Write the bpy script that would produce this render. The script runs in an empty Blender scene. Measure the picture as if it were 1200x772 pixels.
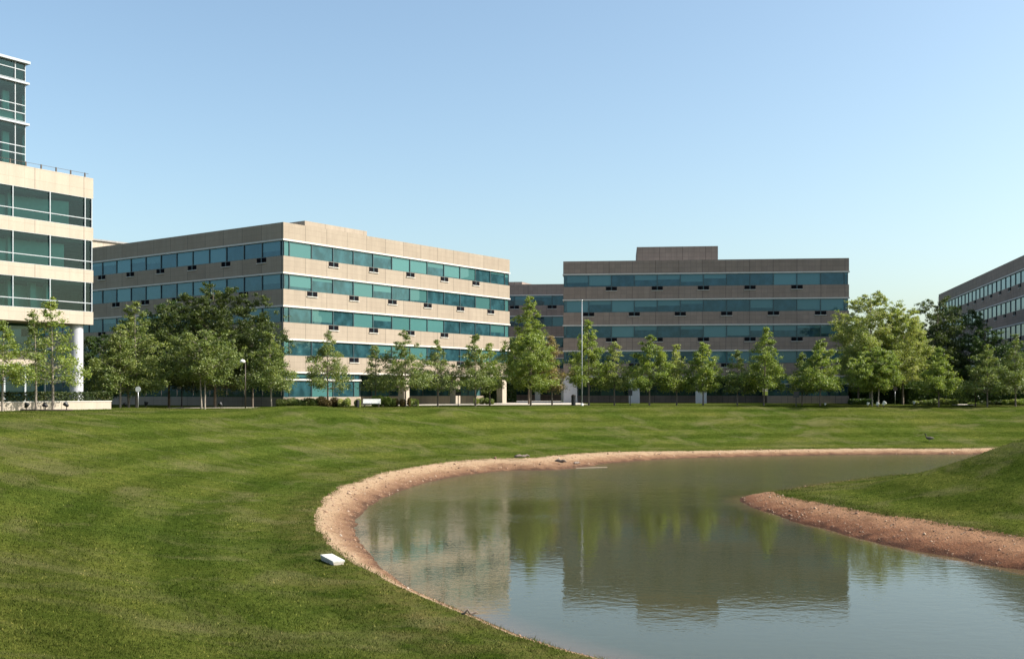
import bpy, math, random
import numpy as np
from mathutils import Matrix, Vector

# ------------------------------------------------------------------ camera, sky, sun, exposure
scene = bpy.context.scene
cam_d = bpy.data.cameras.new("camera")
cam = bpy.data.objects.new("camera", cam_d)
scene.collection.objects.link(cam)
cam.location = (0, 0, 6.5)
cam.rotation_euler = (math.radians(90), 0, 0)
cam_d.sensor_width = 36
cam_d.lens = 36 * 1259 / 1200
cam_d.shift_y = 0.06
cam_d.clip_start = 0.1
cam_d.clip_end = 9000
scene.camera = cam

SUN_EL, SUN_AZ = 39.0, -4.0            # azimuth measured from +X towards +Y
sx = math.cos(math.radians(SUN_EL)) * math.cos(math.radians(SUN_AZ))
sy = math.cos(math.radians(SUN_EL)) * math.sin(math.radians(SUN_AZ))
sz = math.sin(math.radians(SUN_EL))
sun_d = bpy.data.lights.new("sun", 'SUN')
sun = bpy.data.objects.new("sun", sun_d)
scene.collection.objects.link(sun)
sun_d.energy = 4.4
sun_d.angle = math.radians(0.5)
sun_d.color = (1.0, 0.945, 0.86)
sun.location = (200, 0, 200)
sun.rotation_euler = Vector((sx, sy, sz)).to_track_quat('Z', 'Y').to_euler()

world = bpy.data.worlds.new("World")
scene.world = world
world.use_nodes = True
wn = world.node_tree
bg = wn.nodes["Background"]
sky = wn.nodes.new("ShaderNodeTexSky")
sky.sky_type = 'NISHITA'
sky.sun_disc = False
sky.sun_elevation = math.radians(SUN_EL)
sky.sun_rotation = math.radians(90 - SUN_AZ)
sky.altitude = 50
sky.air_density = 1.0
sky.dust_density = 2.5
sky.ozone_density = 1.0
tint = wn.nodes.new('ShaderNodeMix'); tint.data_type = 'RGBA'; tint.blend_type = 'MULTIPLY'
tint.inputs[0].default_value = 1.0; tint.inputs[7].default_value = (0.975, 1.035, 0.985, 1)
wn.links.new(sky.outputs[0], tint.inputs[6]); wn.links.new(tint.outputs[2], bg.inputs[0])
bg.inputs[1].default_value = 0.117
scene.view_settings.view_transform = 'Standard'
scene.view_settings.look = 'None'
scene.view_settings.exposure = 0.95
scene.view_settings.gamma = 1
scene.view_settings.use_curve_mapping = False
scene.cycles.max_bounces = 8
scene.cycles.transparent_max_bounces = 16
scene.cycles.caustics_reflective = False
scene.cycles.caustics_refractive = False

F = 1259.0
def wx(px, D): return (px - 600) / F * D          # photograph pixel -> metres at depth D
def wz(py, D): return 6.5 + (458 - py) / F * D
G = 4.6                                            # level of the campus ground above the water
C = scene.collection
rng = np.random.default_rng(7)

# ------------------------------------------------------------------ object helpers
def tag(o, label=None, cat=None, group=None, kind=None):
    if label: o['label'] = label
    if cat: o['category'] = cat
    if group: o['group'] = group
    if kind: o['kind'] = kind
    return o

def empty(name, loc, label, cat, group=None):
    o = bpy.data.objects.new(name, None)
    o.empty_display_size = 0.5
    C.objects.link(o)
    o.location = loc
    return tag(o, label, cat, group)

def link(name, me, parent=None, loc=(0, 0, 0), rz=0.0):
    o = bpy.data.objects.new(name, me)
    C.objects.link(o)
    if parent is not None: o.parent = parent
    o.location = loc
    o.rotation_euler = (0, 0, rz)
    return o

def mesh_np(name, verts, faces_flat, nper, mats, smooth=False, mat_idx=None, attrs=None):
    """fast mesh: verts (N,3), faces_flat (M*nper) indices, all faces with nper corners"""
    me = bpy.data.meshes.new(name)
    n = len(verts); m = len(faces_flat) // nper
    me.vertices.add(n); me.loops.add(m * nper); me.polygons.add(m)
    me.vertices.foreach_set("co", np.asarray(verts, dtype=np.float32).ravel())
    me.loops.foreach_set("vertex_index", np.asarray(faces_flat, dtype=np.int32))
    me.polygons.foreach_set("loop_start", np.arange(0, m * nper, nper, dtype=np.int32))
    me.polygons.foreach_set("loop_total", np.full(m, nper, dtype=np.int32))
    if smooth: me.polygons.foreach_set("use_smooth", np.ones(m, dtype=bool))
    for mt in mats: me.materials.append(mt)
    if mat_idx is not None: me.polygons.foreach_set("material_index", np.asarray(mat_idx, dtype=np.int32))
    if attrs:
        for k, v in attrs.items():
            a = me.attributes.new(k, 'FLOAT', 'POINT')
            a.data.foreach_set("value", np.asarray(v, dtype=np.float32))
    me.update(calc_edges=True)
    return me

class MB:
    """collects boxes, prisms and tubes into one mesh"""
    def __init__(s): s.v = []; s.f = []; s.uv = []; s.mi = []; s.sm = []
    def face(s, pts, uvs=None, mi=0, sm=False):
        b = len(s.v); s.v += [tuple(p) for p in pts]
        s.f.append(tuple(range(b, b + len(pts))))
        s.uv.append(uvs if uvs else [(p[0], p[1]) for p in pts])
        s.mi.append(mi); s.sm.append(sm)
    def box(s, x0, x1, y0, y1, z0, z1, mi=0):
        P = lambda x, y, z: (x, y, z)
        s.face([P(x0,y0,z0),P(x1,y0,z0),P(x1,y0,z1),P(x0,y0,z1)], [(x0,z0),(x1,z0),(x1,z1),(x0,z1)], mi)
        s.face([P(x1,y0,z0),P(x1,y1,z0),P(x1,y1,z1),P(x1,y0,z1)], [(y0,z0),(y1,z0),(y1,z1),(y0,z1)], mi)
        s.face([P(x1,y1,z0),P(x0,y1,z0),P(x0,y1,z1),P(x1,y1,z1)], [(x1,z0),(x0,z0),(x0,z1),(x1,z1)], mi)
        s.face([P(x0,y1,z0),P(x0,y0,z0),P(x0,y0,z1),P(x0,y1,z1)], [(y1,z0),(y0,z0),(y0,z1),(y1,z1)], mi)
        s.face([P(x0,y0,z1),P(x1,y0,z1),P(x1,y1,z1),P(x0,y1,z1)], None, mi)
        s.face([P(x0,y1,z0),P(x1,y1,z0),P(x1,y0,z0),P(x0,y0,z0)], None, mi)
    def prism(s, poly, z0, z1, mi=0):
        """poly counter-clockwise (x,y)"""
        n = len(poly); u = 0
        for i in range(n):
            a, b = poly[i], poly[(i + 1) % n]
            L = math.hypot(b[0]-a[0], b[1]-a[1])
            s.face([(a[0],a[1],z0),(b[0],b[1],z0),(b[0],b[1],z1),(a[0],a[1],z1)], [(u,z0),(u+L,z0),(u+L,z1),(u,z1)], mi)
            u += L
        s.face([(p[0],p[1],z1) for p in poly], None, mi)
        s.face([(p[0],p[1],z0) for p in reversed(poly)], None, mi)
    def tube(s, pts, rad, n=8, mi=0, caps=True):
        rings = []
        for i, p in enumerate(pts):
            a = Vector(pts[max(0, i-1)]); b = Vector(pts[min(len(pts)-1, i+1)])
            d = (b - a).normalized()
            up = Vector((0, 0, 1)) if abs(d.z) < 0.9 else Vector((1, 0, 0))
            u = d.cross(up).normalized(); w = d.cross(u)
            r = rad[i] if hasattr(rad, '__len__') else rad
            rings.append([tuple(Vector(p) + (u*math.cos(2*math.pi*k/n) + w*math.sin(2*math.pi*k/n))*r) for k in range(n)])
        base = len(s.v)
        for r_ in rings: s.v += r_
        for i in range(len(rings)-1):
            for k in range(n):
                q = (base+i*n+k, base+(i+1)*n+k, base+(i+1)*n+(k+1)%n, base+i*n+(k+1)%n)
                s.f.append(q); s.uv.append([(k/n,i),(k/n,i+1),((k+1)/n,i+1),((k+1)/n,i)]); s.mi.append(mi); s.sm.append(True)
        if caps:
            s.f.append(tuple(base+k for k in range(n))); s.uv.append([(0,0)]*n); s.mi.append(mi); s.sm.append(False)
            e = base+(len(rings)-1)*n
            s.f.append(tuple(e+k for k in reversed(range(n)))); s.uv.append([(0,0)]*n); s.mi.append(mi); s.sm.append(False)
    def mesh(s, name, mats):
        me = bpy.data.meshes.new(name)
        me.from_pydata(s.v, [], s.f)
        for m in mats: me.materials.append(m)
        me.polygons.foreach_set("material_index", s.mi)
        me.polygons.foreach_set("use_smooth", s.sm)
        uvl = me.uv_layers.new(name="UVMap")
        flat = [c for f in s.uv for uv in f for c in uv]
        uvl.data.foreach_set("uv", flat)
        me.update(calc_edges=True)
        return me

def circle(r, n=20, cx=0, cy=0): return [(cx+r*math.cos(2*math.pi*k/n), cy+r*math.sin(2*math.pi*k/n)) for k in range(n)]

# ------------------------------------------------------------------ materials
def mat(name):
    m = bpy.data.materials.new(name); m.use_nodes = True
    nt = m.node_tree
    return m, nt, nt.nodes, nt.links, nt.nodes["Principled BSDF"]
def N(nt, t, **k):
    n = nt.nodes.new(t)
    for a, b in k.items(): setattr(n, a, b)
    return n
def ramp(nt, stops, interp='LINEAR'):
    r = nt.nodes.new("ShaderNodeValToRGB"); cr = r.color_ramp; cr.interpolation = interp
    while len(cr.elements) < len(stops): cr.elements.new(0.5)
    for e, (p, c) in zip(cr.elements, stops):
        e.position = p; e.color = (*c, 1) if len(c) == 3 else c
    return r
def mixc(nt, fac, a, b, mode='MIX'):
    m = nt.nodes.new("ShaderNodeMix"); m.data_type = 'RGBA'; m.blend_type = mode
    for sock, v in ((m.inputs[0], fac), (m.inputs[6], a), (m.inputs[7], b)):
        if isinstance(v, (int, float)): sock.default_value = v
        elif isinstance(v, tuple): sock.default_value = (*v, 1)
        else: nt.links.new(v, sock)
    return m.outputs[2]
def noise(nt, scale, detail=4, rough=0.55, vec=None, dim='3D'):
    n = nt.nodes.new("ShaderNodeTexNoise"); n.inputs["Scale"].default_value = scale
    n.inputs["Detail"].default_value = detail; n.inputs["Roughness"].default_value = rough
    if vec is not None: nt.links.new(vec, n.inputs["Vector"])
    return n
def maprange(nt, val, a, b, c=0.0, d=1.0):
    n = nt.nodes.new("ShaderNodeMapRange"); nt.links.new(val, n.inputs[0])
    for i, v in zip((1, 2, 3, 4), (a, b, c, d)): n.inputs[i].default_value = v
    return n.outputs[0]
def math_(nt, op, a, b=0.0):
    n = nt.nodes.new("ShaderNodeMath"); n.operation = op
    for i, v in enumerate((a, b)):
        if isinstance(v, (int, float)): n.inputs[i].default_value = v
        else: nt.links.new(v, n.inputs[i])
    return n.outputs[0]
def simple(name, col, rough=0.6, metal=0.0, var=0.15, scale=3.0, spec=0.5):
    m, nt, n, l, p = mat(name)
    tc = N(nt, "ShaderNodeTexCoord"); nz = noise(nt, scale, 4, 0.6, tc.outputs["Object"])
    lo = tuple(c*(1-var) for c in col); hi = tuple(min(1, c*(1+var)) for c in col)
    r = ramp(nt, [(0.3, lo), (0.7, hi)]); l.new(nz.outputs[0], r.inputs[0]); l.new(r.outputs[0], p.inputs["Base Color"])
    p.inputs["Roughness"].default_value = rough; p.inputs["Metallic"].default_value = metal
    p.inputs["Specular IOR Level"].default_value = spec
    return m

def panel_mat(name, col, tile_w=0.9, tile_h=0.68, joint=0.6, var=0.1, big=3.6, warm=(1, 1, 1)):
    """precast stone panels: small reveal grid, wider panel joints, rain staining"""
    m, nt, n, l, p = mat(name)
    uv = N(nt, "ShaderNodeUVMap"); 
    b = N(nt, "ShaderNodeTexBrick"); b.offset = 0.0; b.squash = 1.0
    l.new(uv.outputs[0], b.inputs["Vector"])
    b.inputs["Scale"].default_value = 1.0; b.inputs["Mortar Size"].default_value = 0.022
    b.inputs["Brick Width"].default_value = tile_w; b.inputs["Row Height"].default_value = tile_h
    b.inputs["Mortar Smooth"].default_value = 0.3
    c2 = tuple(c*(1-var) for c in col)
    b.inputs["Color1"].default_value = (*col, 1); b.inputs["Color2"].default_value = (*c2, 1)
    b.inputs["Mortar"].default_value = (*[c*joint for c in col], 1)
    b2 = N(nt, "ShaderNodeTexBrick"); b2.offset = 0.0
    l.new(uv.outputs[0], b2.inputs["Vector"])
    b2.inputs["Scale"].default_value = 1.0; b2.inputs["Mortar Size"].default_value = 0.035
    b2.inputs["Brick Width"].default_value = big; b2.inputs["Row Height"].default_value = 200
    b2.inputs["Color1"].default_value = (1, 1, 1, 1); b2.inputs["Color2"].default_value = (0.91, 0.9, 0.89, 1)
    b2.inputs["Mortar"].default_value = (0.5, 0.5, 0.5, 1)
    mp = N(nt, "ShaderNodeMapping"); mp.inputs["Scale"].default_value = (1.2, 0.22, 1); l.new(uv.outputs[0], mp.inputs[0])
    st = noise(nt, 1.0, 5, 0.6, mp.outputs[0]); sr = ramp(nt, [(0.3, (0.91, 0.90, 0.89)), (0.65, (1.03, 1.03, 1.02))]); l.new(st.outputs[0], sr.inputs[0])
    fn = noise(nt, 9.0, 3, 0.6, uv.outputs[0]); fr = ramp(nt, [(0.3, (0.93, 0.93, 0.93)), (0.7, (1.05, 1.05, 1.05))]); l.new(fn.outputs[0], fr.inputs[0])
    c = mixc(nt, 1.0, b.outputs[0], b2.outputs[0], 'MULTIPLY'); c = mixc(nt, 1.0, c, sr.outputs[0], 'MULTIPLY'); c = mixc(nt, 1.0, c, fr.outputs[0], 'MULTIPLY')
    l.new(c, p.inputs["Base Color"]); p.inputs["Roughness"].default_value = 0.85; p.inputs["Specular IOR Level"].default_value = 0.25
    return m

def glass_opaque(name, dark, blind, refl=(0.75, 0.9, 0.95), share=0.62, ior=1.9, seed=0.0):
    """tinted office glazing, blinds down behind some panes, seen through reflective coating"""
    m, nt, n, l, p = mat(name)
    oi = N(nt, "ShaderNodeObjectInfo"); uv = N(nt, "ShaderNodeUVMap"); sep = N(nt, "ShaderNodeSeparateXYZ"); l.new(uv.outputs[0], sep.inputs[0])
    wn_ = N(nt, "ShaderNodeTexWhiteNoise"); wn_.noise_dimensions = '1D'
    l.new(math_(nt, 'ADD', math_(nt, 'MULTIPLY', oi.outputs["Random"], 91.7), seed), wn_.inputs["W"])
    rs = N(nt, "ShaderNodeSeparateColor"); l.new(wn_.outputs["Color"], rs.inputs[0])
    # blind drop: fully down for most, part-way for some
    isdown = math_(nt, 'LESS_THAN', rs.outputs[0], share)
    partial = math_(nt, 'GREATER_THAN', sep.outputs[1], maprange(nt, rs.outputs[1], 0, 1, -0.4, 0.9))
    blindf = math_(nt, 'MULTIPLY', isdown, partial)
    slat = N(nt, "ShaderNodeTexWave"); slat.bands_direction = 'Y'; slat.inputs["Scale"].default_value = 9; slat.inputs["Distortion"].default_value = 0.4
    l.new(uv.outputs[0], slat.inputs["Vector"])
    b_lo = tuple(c*0.72 for c in blind); 
    bl = mixc(nt, rs.outputs[2], b_lo, blind); bl = mixc(nt, maprange(nt, slat.outputs[1], 0, 1, 0, 0.14), bl, tuple(c*0.5 for c in blind))
    mp = N(nt, "ShaderNodeMapping"); mp.inputs["Scale"].default_value = (2.2, 0.9, 1); l.new(uv.outputs[0], mp.inputs[0])
    cb = N(nt, "ShaderNodeCombineXYZ"); l.new(math_(nt, 'MULTIPLY', oi.outputs["Random"], 57), cb.inputs[2])
    ad = N(nt, "ShaderNodeVectorMath"); ad.operation = 'ADD'; l.new(mp.outputs[0], ad.inputs[0]); l.new(cb.outputs[0], ad.inputs[1])
    nz = noise(nt, 1.6, 3, 0.5, ad.outputs[0]); ir = ramp(nt, [(0.4, dark), (0.72, tuple(c*2.2 for c in dark))]); l.new(nz.outputs[0], ir.inputs[0])
    col = mixc(nt, blindf, ir.outputs[0], bl)
    l.new(col, p.inputs["Base Color"]); p.inputs["Roughness"].default_value = 0.5; p.inputs["Specular IOR Level"].default_value = 0.0
    gl = N(nt, "ShaderNodeBsdfGlossy"); gl.inputs["Roughness"].default_value = 0.015; gl.inputs["Color"].default_value = (*refl, 1)
    tcg = N(nt, "ShaderNodeTexCoord"); wav = noise(nt, 0.45, 2, 0.5, tcg.outputs["Object"]); bp = N(nt, "ShaderNodeBump"); bp.inputs["Strength"].default_value = 0.12; bp.inputs["Distance"].default_value = 0.05
    l.new(wav.outputs[0], bp.inputs["Height"]); l.new(bp.outputs[0], gl.inputs["Normal"])
    fz = N(nt, "ShaderNodeFresnel"); fz.inputs[0].default_value = ior
    mx = N(nt, "ShaderNodeMixShader"); l.new(fz.outputs[0], mx.inputs[0]); l.new(p.outputs[0], mx.inputs[1]); l.new(gl.outputs[0], mx.inputs[2])
    l.new(mx.outputs[0], n["Material Output"].inputs[0])
    return m

def glass_clear(name, tint=(0.26, 0.56, 0.55), ior=1.5):
    m, nt, n, l, p = mat(name)
    tr = N(nt, "ShaderNodeBsdfTransparent"); tr.inputs[0].default_value = (*tint, 1)
    gl = N(nt, "ShaderNodeBsdfGlossy"); gl.inputs["Roughness"].default_value = 0.015; gl.inputs["Color"].default_value = (0.5, 0.72, 0.76, 1)
    fz = N(nt, "ShaderNodeFresnel"); fz.inputs[0].default_value = ior
    mx = N(nt, "ShaderNodeMixShader"); l.new(fz.outputs[0], mx.inputs[0]); l.new(tr.outputs[0], mx.inputs[1]); l.new(gl.outputs[0], mx.inputs[2])
    l.new(mx.outputs[0], n["Material Output"].inputs[0])
    return m

STONE = (0.335, 0.278, 0.218)
M = {}
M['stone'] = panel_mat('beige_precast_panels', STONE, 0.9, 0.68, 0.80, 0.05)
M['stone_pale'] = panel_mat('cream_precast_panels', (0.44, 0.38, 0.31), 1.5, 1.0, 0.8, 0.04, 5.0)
M['stone_shaded'] = panel_mat('shade_toned_precast_panels', (0.275, 0.215, 0.185), 0.9, 0.68, 0.62, 0.12)  # same precast stone, darkened in colour for the blocks in shade
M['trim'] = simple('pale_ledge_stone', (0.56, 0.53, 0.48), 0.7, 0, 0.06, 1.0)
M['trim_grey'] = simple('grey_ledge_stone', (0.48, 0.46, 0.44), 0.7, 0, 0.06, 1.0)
M['whitemetal'] = simple('white_painted_metal', (0.34, 0.37, 0.39), 0.4, 0, 0.04, 2.0)
M['mullion'] = simple('dark_teal_mullion', (0.045, 0.075, 0.085), 0.4, 0.3, 0.1)
M['darkvoid'] = simple('unlit_opening_black', (0.010, 0.010, 0.012), 0.9, 0, 0.2, 3.0, 0.0)  # near-black stands in for shade inside vent openings and unlit interiors
M['roof'] = simple('grey_roof_gravel', (0.28, 0.27, 0.26), 0.95, 0, 0.2, 2)
M['column'] = simple('grey_column_stone', (0.43, 0.43, 0.46), 0.6, 0, 0.05, 1.0)
M['int_floor'] = simple('office_ceiling_slab', (0.5, 0.5, 0.46), 0.9, 0, 0.05)
M['int_wall'] = simple('office_partition', (0.72, 0.72, 0.66), 0.9, 0, 0.05)
M['int_dark'] = simple('dimmed_office_interior', (0.17, 0.17, 0.16), 0.9, 0, 0.4, 0.5)  # kept dark to stand in for the dim depth of the rooms
M['glass_lit'] = glass_opaque('lit_teal_office_glass', (0.014, 0.042, 0.05), (0.062, 0.165, 0.16), (0.5, 0.8, 0.85), 0.62, 1.6, 3.1)  # copy for sunlit faces, sun on the blinds put into their colour
M['glass_shade'] = glass_opaque('shade_toned_office_glass', (0.010, 0.028, 0.042), (0.072, 0.16, 0.185), (0.38, 0.62, 0.74), 0.6, 1.9, 1.7)  # copy of the glazing for shaded faces, shade put into its colours
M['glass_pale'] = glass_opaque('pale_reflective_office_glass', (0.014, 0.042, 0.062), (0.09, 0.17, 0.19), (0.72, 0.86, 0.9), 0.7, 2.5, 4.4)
M['glass_clear'] = glass_clear('clear_teal_glass')
M['hall_glass'] = glass_opaque('dark_lobby_glass', (0.016, 0.04, 0.045), (0.06, 0.14, 0.14), (0.6, 0.8, 0.85), 0.45, 1.5, 5.5)
M['steelpaint'] = simple('dull_silver_paint', (0.33, 0.34, 0.36), 0.5, 0.0, 0.08)
M['oldwood'] = simple('weathered_pale_wood', (0.42, 0.33, 0.23), 0.9, 0, 0.2, 5)
M['limewash'] = simple('stained_limewashed_concrete', (0.50, 0.49, 0.44), 0.9, 0, 0.3, 7)
M['black'] = simple('black_paint', (0.015, 0.015, 0.017), 0.5, 0, 0.1)
M['bronze'] = simple('bronze_paint', (0.06, 0.045, 0.035), 0.5, 0.3, 0.1)
M['steel'] = simple('brushed_steel', (0.6, 0.6, 0.6), 0.35, 0.6, 0.05)
M['concrete'] = simple('pale_concrete', (0.46, 0.41, 0.34), 0.85, 0, 0.12, 1.5)
M['white'] = simple('chalky_white_paint', (0.68, 0.67, 0.62), 0.7, 0, 0.1, 4)
M['bark'] = simple('grey_brown_bark', (0.16, 0.125, 0.10), 0.95, 0, 0.35, 6)
M['bark_pale'] = simple('pale_young_bark', (0.26, 0.22, 0.18), 0.95, 0, 0.3, 6)
M['mulch'] = simple('dark_bark_mulch', (0.045, 0.03, 0.022), 1.0, 0, 0.4, 12)

def leaf_mat(name, a, b, c, trans=0.35):
    m, nt, n, l, p = mat(name)
    at = N(nt, "ShaderNodeAttribute"); at.attribute_name = 'rnd'
    r = ramp(nt, [(0.0, a), (0.5, b), (1.0, c)]); l.new(at.outputs["Fac"], r.inputs[0])
    l.new(r.outputs[0], p.inputs["Base Color"]); p.inputs["Roughness"].default_value = 0.5; p.inputs["Specular IOR Level"].default_value = 0.35
    tl = N(nt, "ShaderNodeBsdfTranslucent"); l.new(mixc(nt, 1.0, r.outputs[0], (1.5, 1.6, 0.7), 'MULTIPLY'), tl.inputs[0])
    mx = N(nt, "ShaderNodeMixShader"); mx.inputs[0].default_value = trans
    l.new(p.outputs[0], mx.inputs[1]); l.new(tl.outputs[0], mx.inputs[2]); l.new(mx.outputs[0], n["Material Output"].inputs[0])
    return m
L_ = {
 'spring': leaf_mat('spring_green_leaves', (0.086, 0.128, 0.029), (0.192, 0.247, 0.053), (0.326, 0.344, 0.098), 0.33),
 'yellow': leaf_mat('yellow_green_leaves', (0.132, 0.172, 0.043), (0.256, 0.292, 0.082), (0.397, 0.375, 0.169), 0.33),
 'mid':    leaf_mat('mid_green_leaves', (0.067, 0.105, 0.029), (0.154, 0.194, 0.053), (0.259, 0.277, 0.085), 0.27),
 'dark':   leaf_mat('shade_deepened_green_leaves', (0.02, 0.042, 0.010), (0.045, 0.08, 0.018), (0.08, 0.12, 0.03), 0.3),  # deep green with the shade of the groves put into the colour
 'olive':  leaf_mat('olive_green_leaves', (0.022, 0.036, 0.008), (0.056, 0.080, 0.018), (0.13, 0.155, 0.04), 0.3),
 'bronze': leaf_mat('bronze_tinged_leaves', (0.152, 0.135, 0.049), (0.278, 0.232, 0.11), (0.39, 0.254, 0.194), 0.32),
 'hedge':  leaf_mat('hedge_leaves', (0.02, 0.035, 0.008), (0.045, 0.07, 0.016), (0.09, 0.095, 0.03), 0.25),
 'red':    leaf_mat('reddish_shrub_leaves', (0.07, 0.05, 0.02), (0.12, 0.085, 0.035), (0.13, 0.12, 0.04), 0.3),
}

# ------------------------------------------------------------------ terrain
def lattice_noise(x, y, scale, seed):
    r = np.random.default_rng(seed); T = r.random((256, 256))
    xs = x/scale; ys = y/scale
    xi = np.floor(xs).astype(int); yi = np.floor(ys).astype(int)
    fx = xs-xi; fy = ys-yi; fx = fx*fx*(3-2*fx); fy = fy*fy*(3-2*fy)
    g = lambda a, b: T[a % 256, b % 256]
    return (g(xi,yi)*(1-fx)+g(xi+1,yi)*fx)*(1-fy) + (g(xi,yi+1)*(1-fx)+g(xi+1,yi+1)*fx)*fy
def fbm(x, y, scale, seed, oct=4, gain=0.5):
    s = 0; a = 1; t = 0
    for k in range(oct):
        s = s + a*(lattice_noise(x, y, scale/2**k, seed+k)-0.5); t += a; a *= gain
    return s/t*2

# shoreline, counter-clockwise seen from above: (x, y, width of bare soil)
def ps(px, py, w):           # point of the water's edge seen at a pixel
    D = 6.5*F/(py-458); return (wx(px, D), D, w)
shore_ctrl = [
 ps(712,774,.25), (5.0,22.5,.25), (12,17.5,.3), (24,14,.5), (42,14,1), (62,20,1.5), (66,30,2.5), (48,31.5,3), (32,33,3.2), (24,35.5,3.3),
 ps(1200,668,3.4), ps(1100,650,3.3), ps(1000,629,3.0), ps(925,608,2.6), ps(878,592,2.1), ps(872,583,1.8),
 (16.8,68.5,1.2), (22,75,1.2), (31,83,1.3), (44,92,1.3), (56,103,1.5), (56,112,2),
 ps(1125,532,2.0), ps(1000,532.5,2.1), ps(900,534,2.1), ps(835,535.5,2.2), ps(770,538,2.6), ps(714,542.5,3.5), ps(677,548,4.0), ps(640,550.5,4.0),
 ps(589,551.5,3.8), ps(536,558,3.2), ps(500,565,2.9), ps(465.7,575.8,2.7), ps(440,587,2.5), ps(424,599,2.2), ps(417,616,1.9), ps(430,646,1.6), ps(455,670,.9),
 ps(480,688,.45), ps(508,701,.35), ps(557,722,.3), ps(606.7,743,.28), ps(663,761,.25)]
def smooth_loop(P, k=7):
    P = np.array(P); n = len(P); out = []
    for i in range(n):
        p0, p1, p2, p3 = P[(i-1) % n], P[i], P[(i+1) % n], P[(i+2) % n]
        for j in range(k):
            t = j/k
            out.append(0.5*((2*p1)+(-p0+p2)*t+(2*p0-5*p1+4*p2-p3)*t*t+(-p0+3*p1-3*p2+p3)*t**3))
    return np.array(out)
SH = smooth_loop(shore_ctrl)
def shore_dist(x, y):
    """signed distance to the water's edge (positive on land) and soil width there"""
    A = SH[:, :2]; B = np.roll(A, -1, 0); W = SH[:, 2]; W2 = np.roll(W, -1)
    d = np.empty(len(x)); w = np.empty(len(x))
    for s in range(0, len(x), 20000):
        X = x[s:s+20000, None]; Y = y[s:s+20000, None]
        ax, ay = A[None, :, 0], A[None, :, 1]; bx, by = B[None, :, 0]-ax, B[None, :, 1]-ay
        t = np.clip(((X-ax)*bx+(Y-ay)*by)/(bx*bx+by*by), 0, 1)
        dd = (X-ax-t*bx)**2+(Y-ay-t*by)**2
        k = dd.argmin(1); r = np.arange(len(k))
        dist = np.sqrt(dd[r, k]); tw = t[r, k]
        cr = ((A[None, :, 1] > Y) != (B[None, :, 1] > Y)) & (X < bx*(Y-ay)/np.where(by == 0, 1e-9, by)+ax)
        inside = cr.sum(1) % 2 == 1
        d[s:s+20000] = np.where(inside, -dist, dist); w[s:s+20000] = W[k]*(1-tw)+W2[k]*tw
    return d, w
def ground(x, y):
    d0, w = shore_dist(x, y)
    jit = fbm(x, y, 3.0, 11, 4)*np.clip(w*0.16, 0.05, 0.4) + fbm(x, y, 0.7, 15, 3)*np.clip(w*0.06, 0.02, 0.14)
    d = d0 + jit
    rise = 0.24*np.clip(w, 0, 3.0)                       # top of the bare bank
    t = np.clip(d/np.maximum(w, .1), 0, 1)
    zb = rise*(t**0.8)
    TOP = G + 1.3*np.clip((x-18)/10, 0, 1)*(y < 96)*(y > 30)
    L = 31.0 - 7*np.clip((x-14)/8, 0, 1)*(y < 96)*(y > 30)
    u = np.clip((d-w)/(L-w), 0, 1)
    near = np.clip((36-y)/10, 0, 1)
    sm = u*u*(3-2*u); sm2 = np.sin(u*np.pi/2)**1.25
    pen = np.clip((x-13)/5, 0, 1)*(y < 96)*(y > 30)
    prof = sm
    lip = 0.05*np.exp(-((t-1)*3)**2)*(t > 0.98)
    z = np.where(d > 0, zb + (TOP-rise)*prof, np.maximum(d*0.22, -1.2))
    z = z + np.where(d > 0, 1, 0)*(fbm(x, y, 14, 31, 3)*0.16*prof*(1-prof)*4 + fbm(x, y, 6, 41, 3)*0.06*np.clip(d/8, 0, 1)*np.clip((135-y)/30, 0, 1))
    soil = (d > -0.3) & (t < 1)
    z = z + np.where(soil & (d > 0), fbm(x, y, 0.5, 51, 3)*0.05*np.clip(w/2, 0, 1)*np.clip(d/.4, 0, 1), 0)
    z = z + np.where(d > w, 0.07*np.clip((d-w)/0.25, 0, 1)*np.clip(w/1.5, 0.2, 1)*(1-np.clip((d-w)/6, 0, 1)), 0)
    z = z + np.where(d > 0, 0.75*np.exp(-((x+19)/6.5)**2-((y-104)/6)**2) + 0.45*np.exp(-((x+6)/5)**2-((y-116)/5)**2), 0)
    z = z + np.where(d > 0, 0.27*np.clip((-27-x)/8, 0, 1)*np.clip((y-55)/25, 0, 1)*np.clip((112-y)/8, 0, 1), 0)
    return z, d, w

ang = np.concatenate([np.linspace(-180, -34, 60, endpoint=False), np.linspace(-34, 34, 760), np.linspace(34, 180, 60)[1:-1]])
rad = np.concatenate([[0.6, 1.2, 2, 3, 4], np.arange(5, 30, .16), np.arange(30, 60, .22), np.arange(60, 100, .30), np.arange(100, 129, .14), np.arange(129, 150, 1.0), np.geomspace(152, 6000, 34)])
na, nr = len(ang), len(rad)
TH, RR = np.meshgrid(np.radians(ang), rad, indexing='ij')
gx = (RR*np.sin(TH)).ravel(); gy = (RR*np.cos(TH)).ravel()
gz, gd, gw = ground(gx, gy)
ia, ir_ = np.meshgrid(np.arange(na), np.arange(nr-1), indexing='ij')
q0 = (ia*nr+ir_).ravel(); q3 = (((ia+1) % na)*nr+ir_).ravel()
quads = np.stack([q0, q0+1, q3+1, q3], 1)[:, ::-1]
VX = np.stack([gx, gy, gz], 1)
ratio = gd/np.maximum(gw, .1)
fr_ = ratio[quads].mean(1)
fd = gd[quads].mean(1)

def sub_mesh(name, sel, mats, z=None):
    q = quads[sel]; used, inv = np.unique(q.ravel(), return_inverse=True)
    v = VX[used].copy()
    if z is not None: v[:, 2] = z
    return mesh_np(name, v, inv, 4, mats, True, None, {'sd': gd[used], 'sw': gw[used]})

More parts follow.
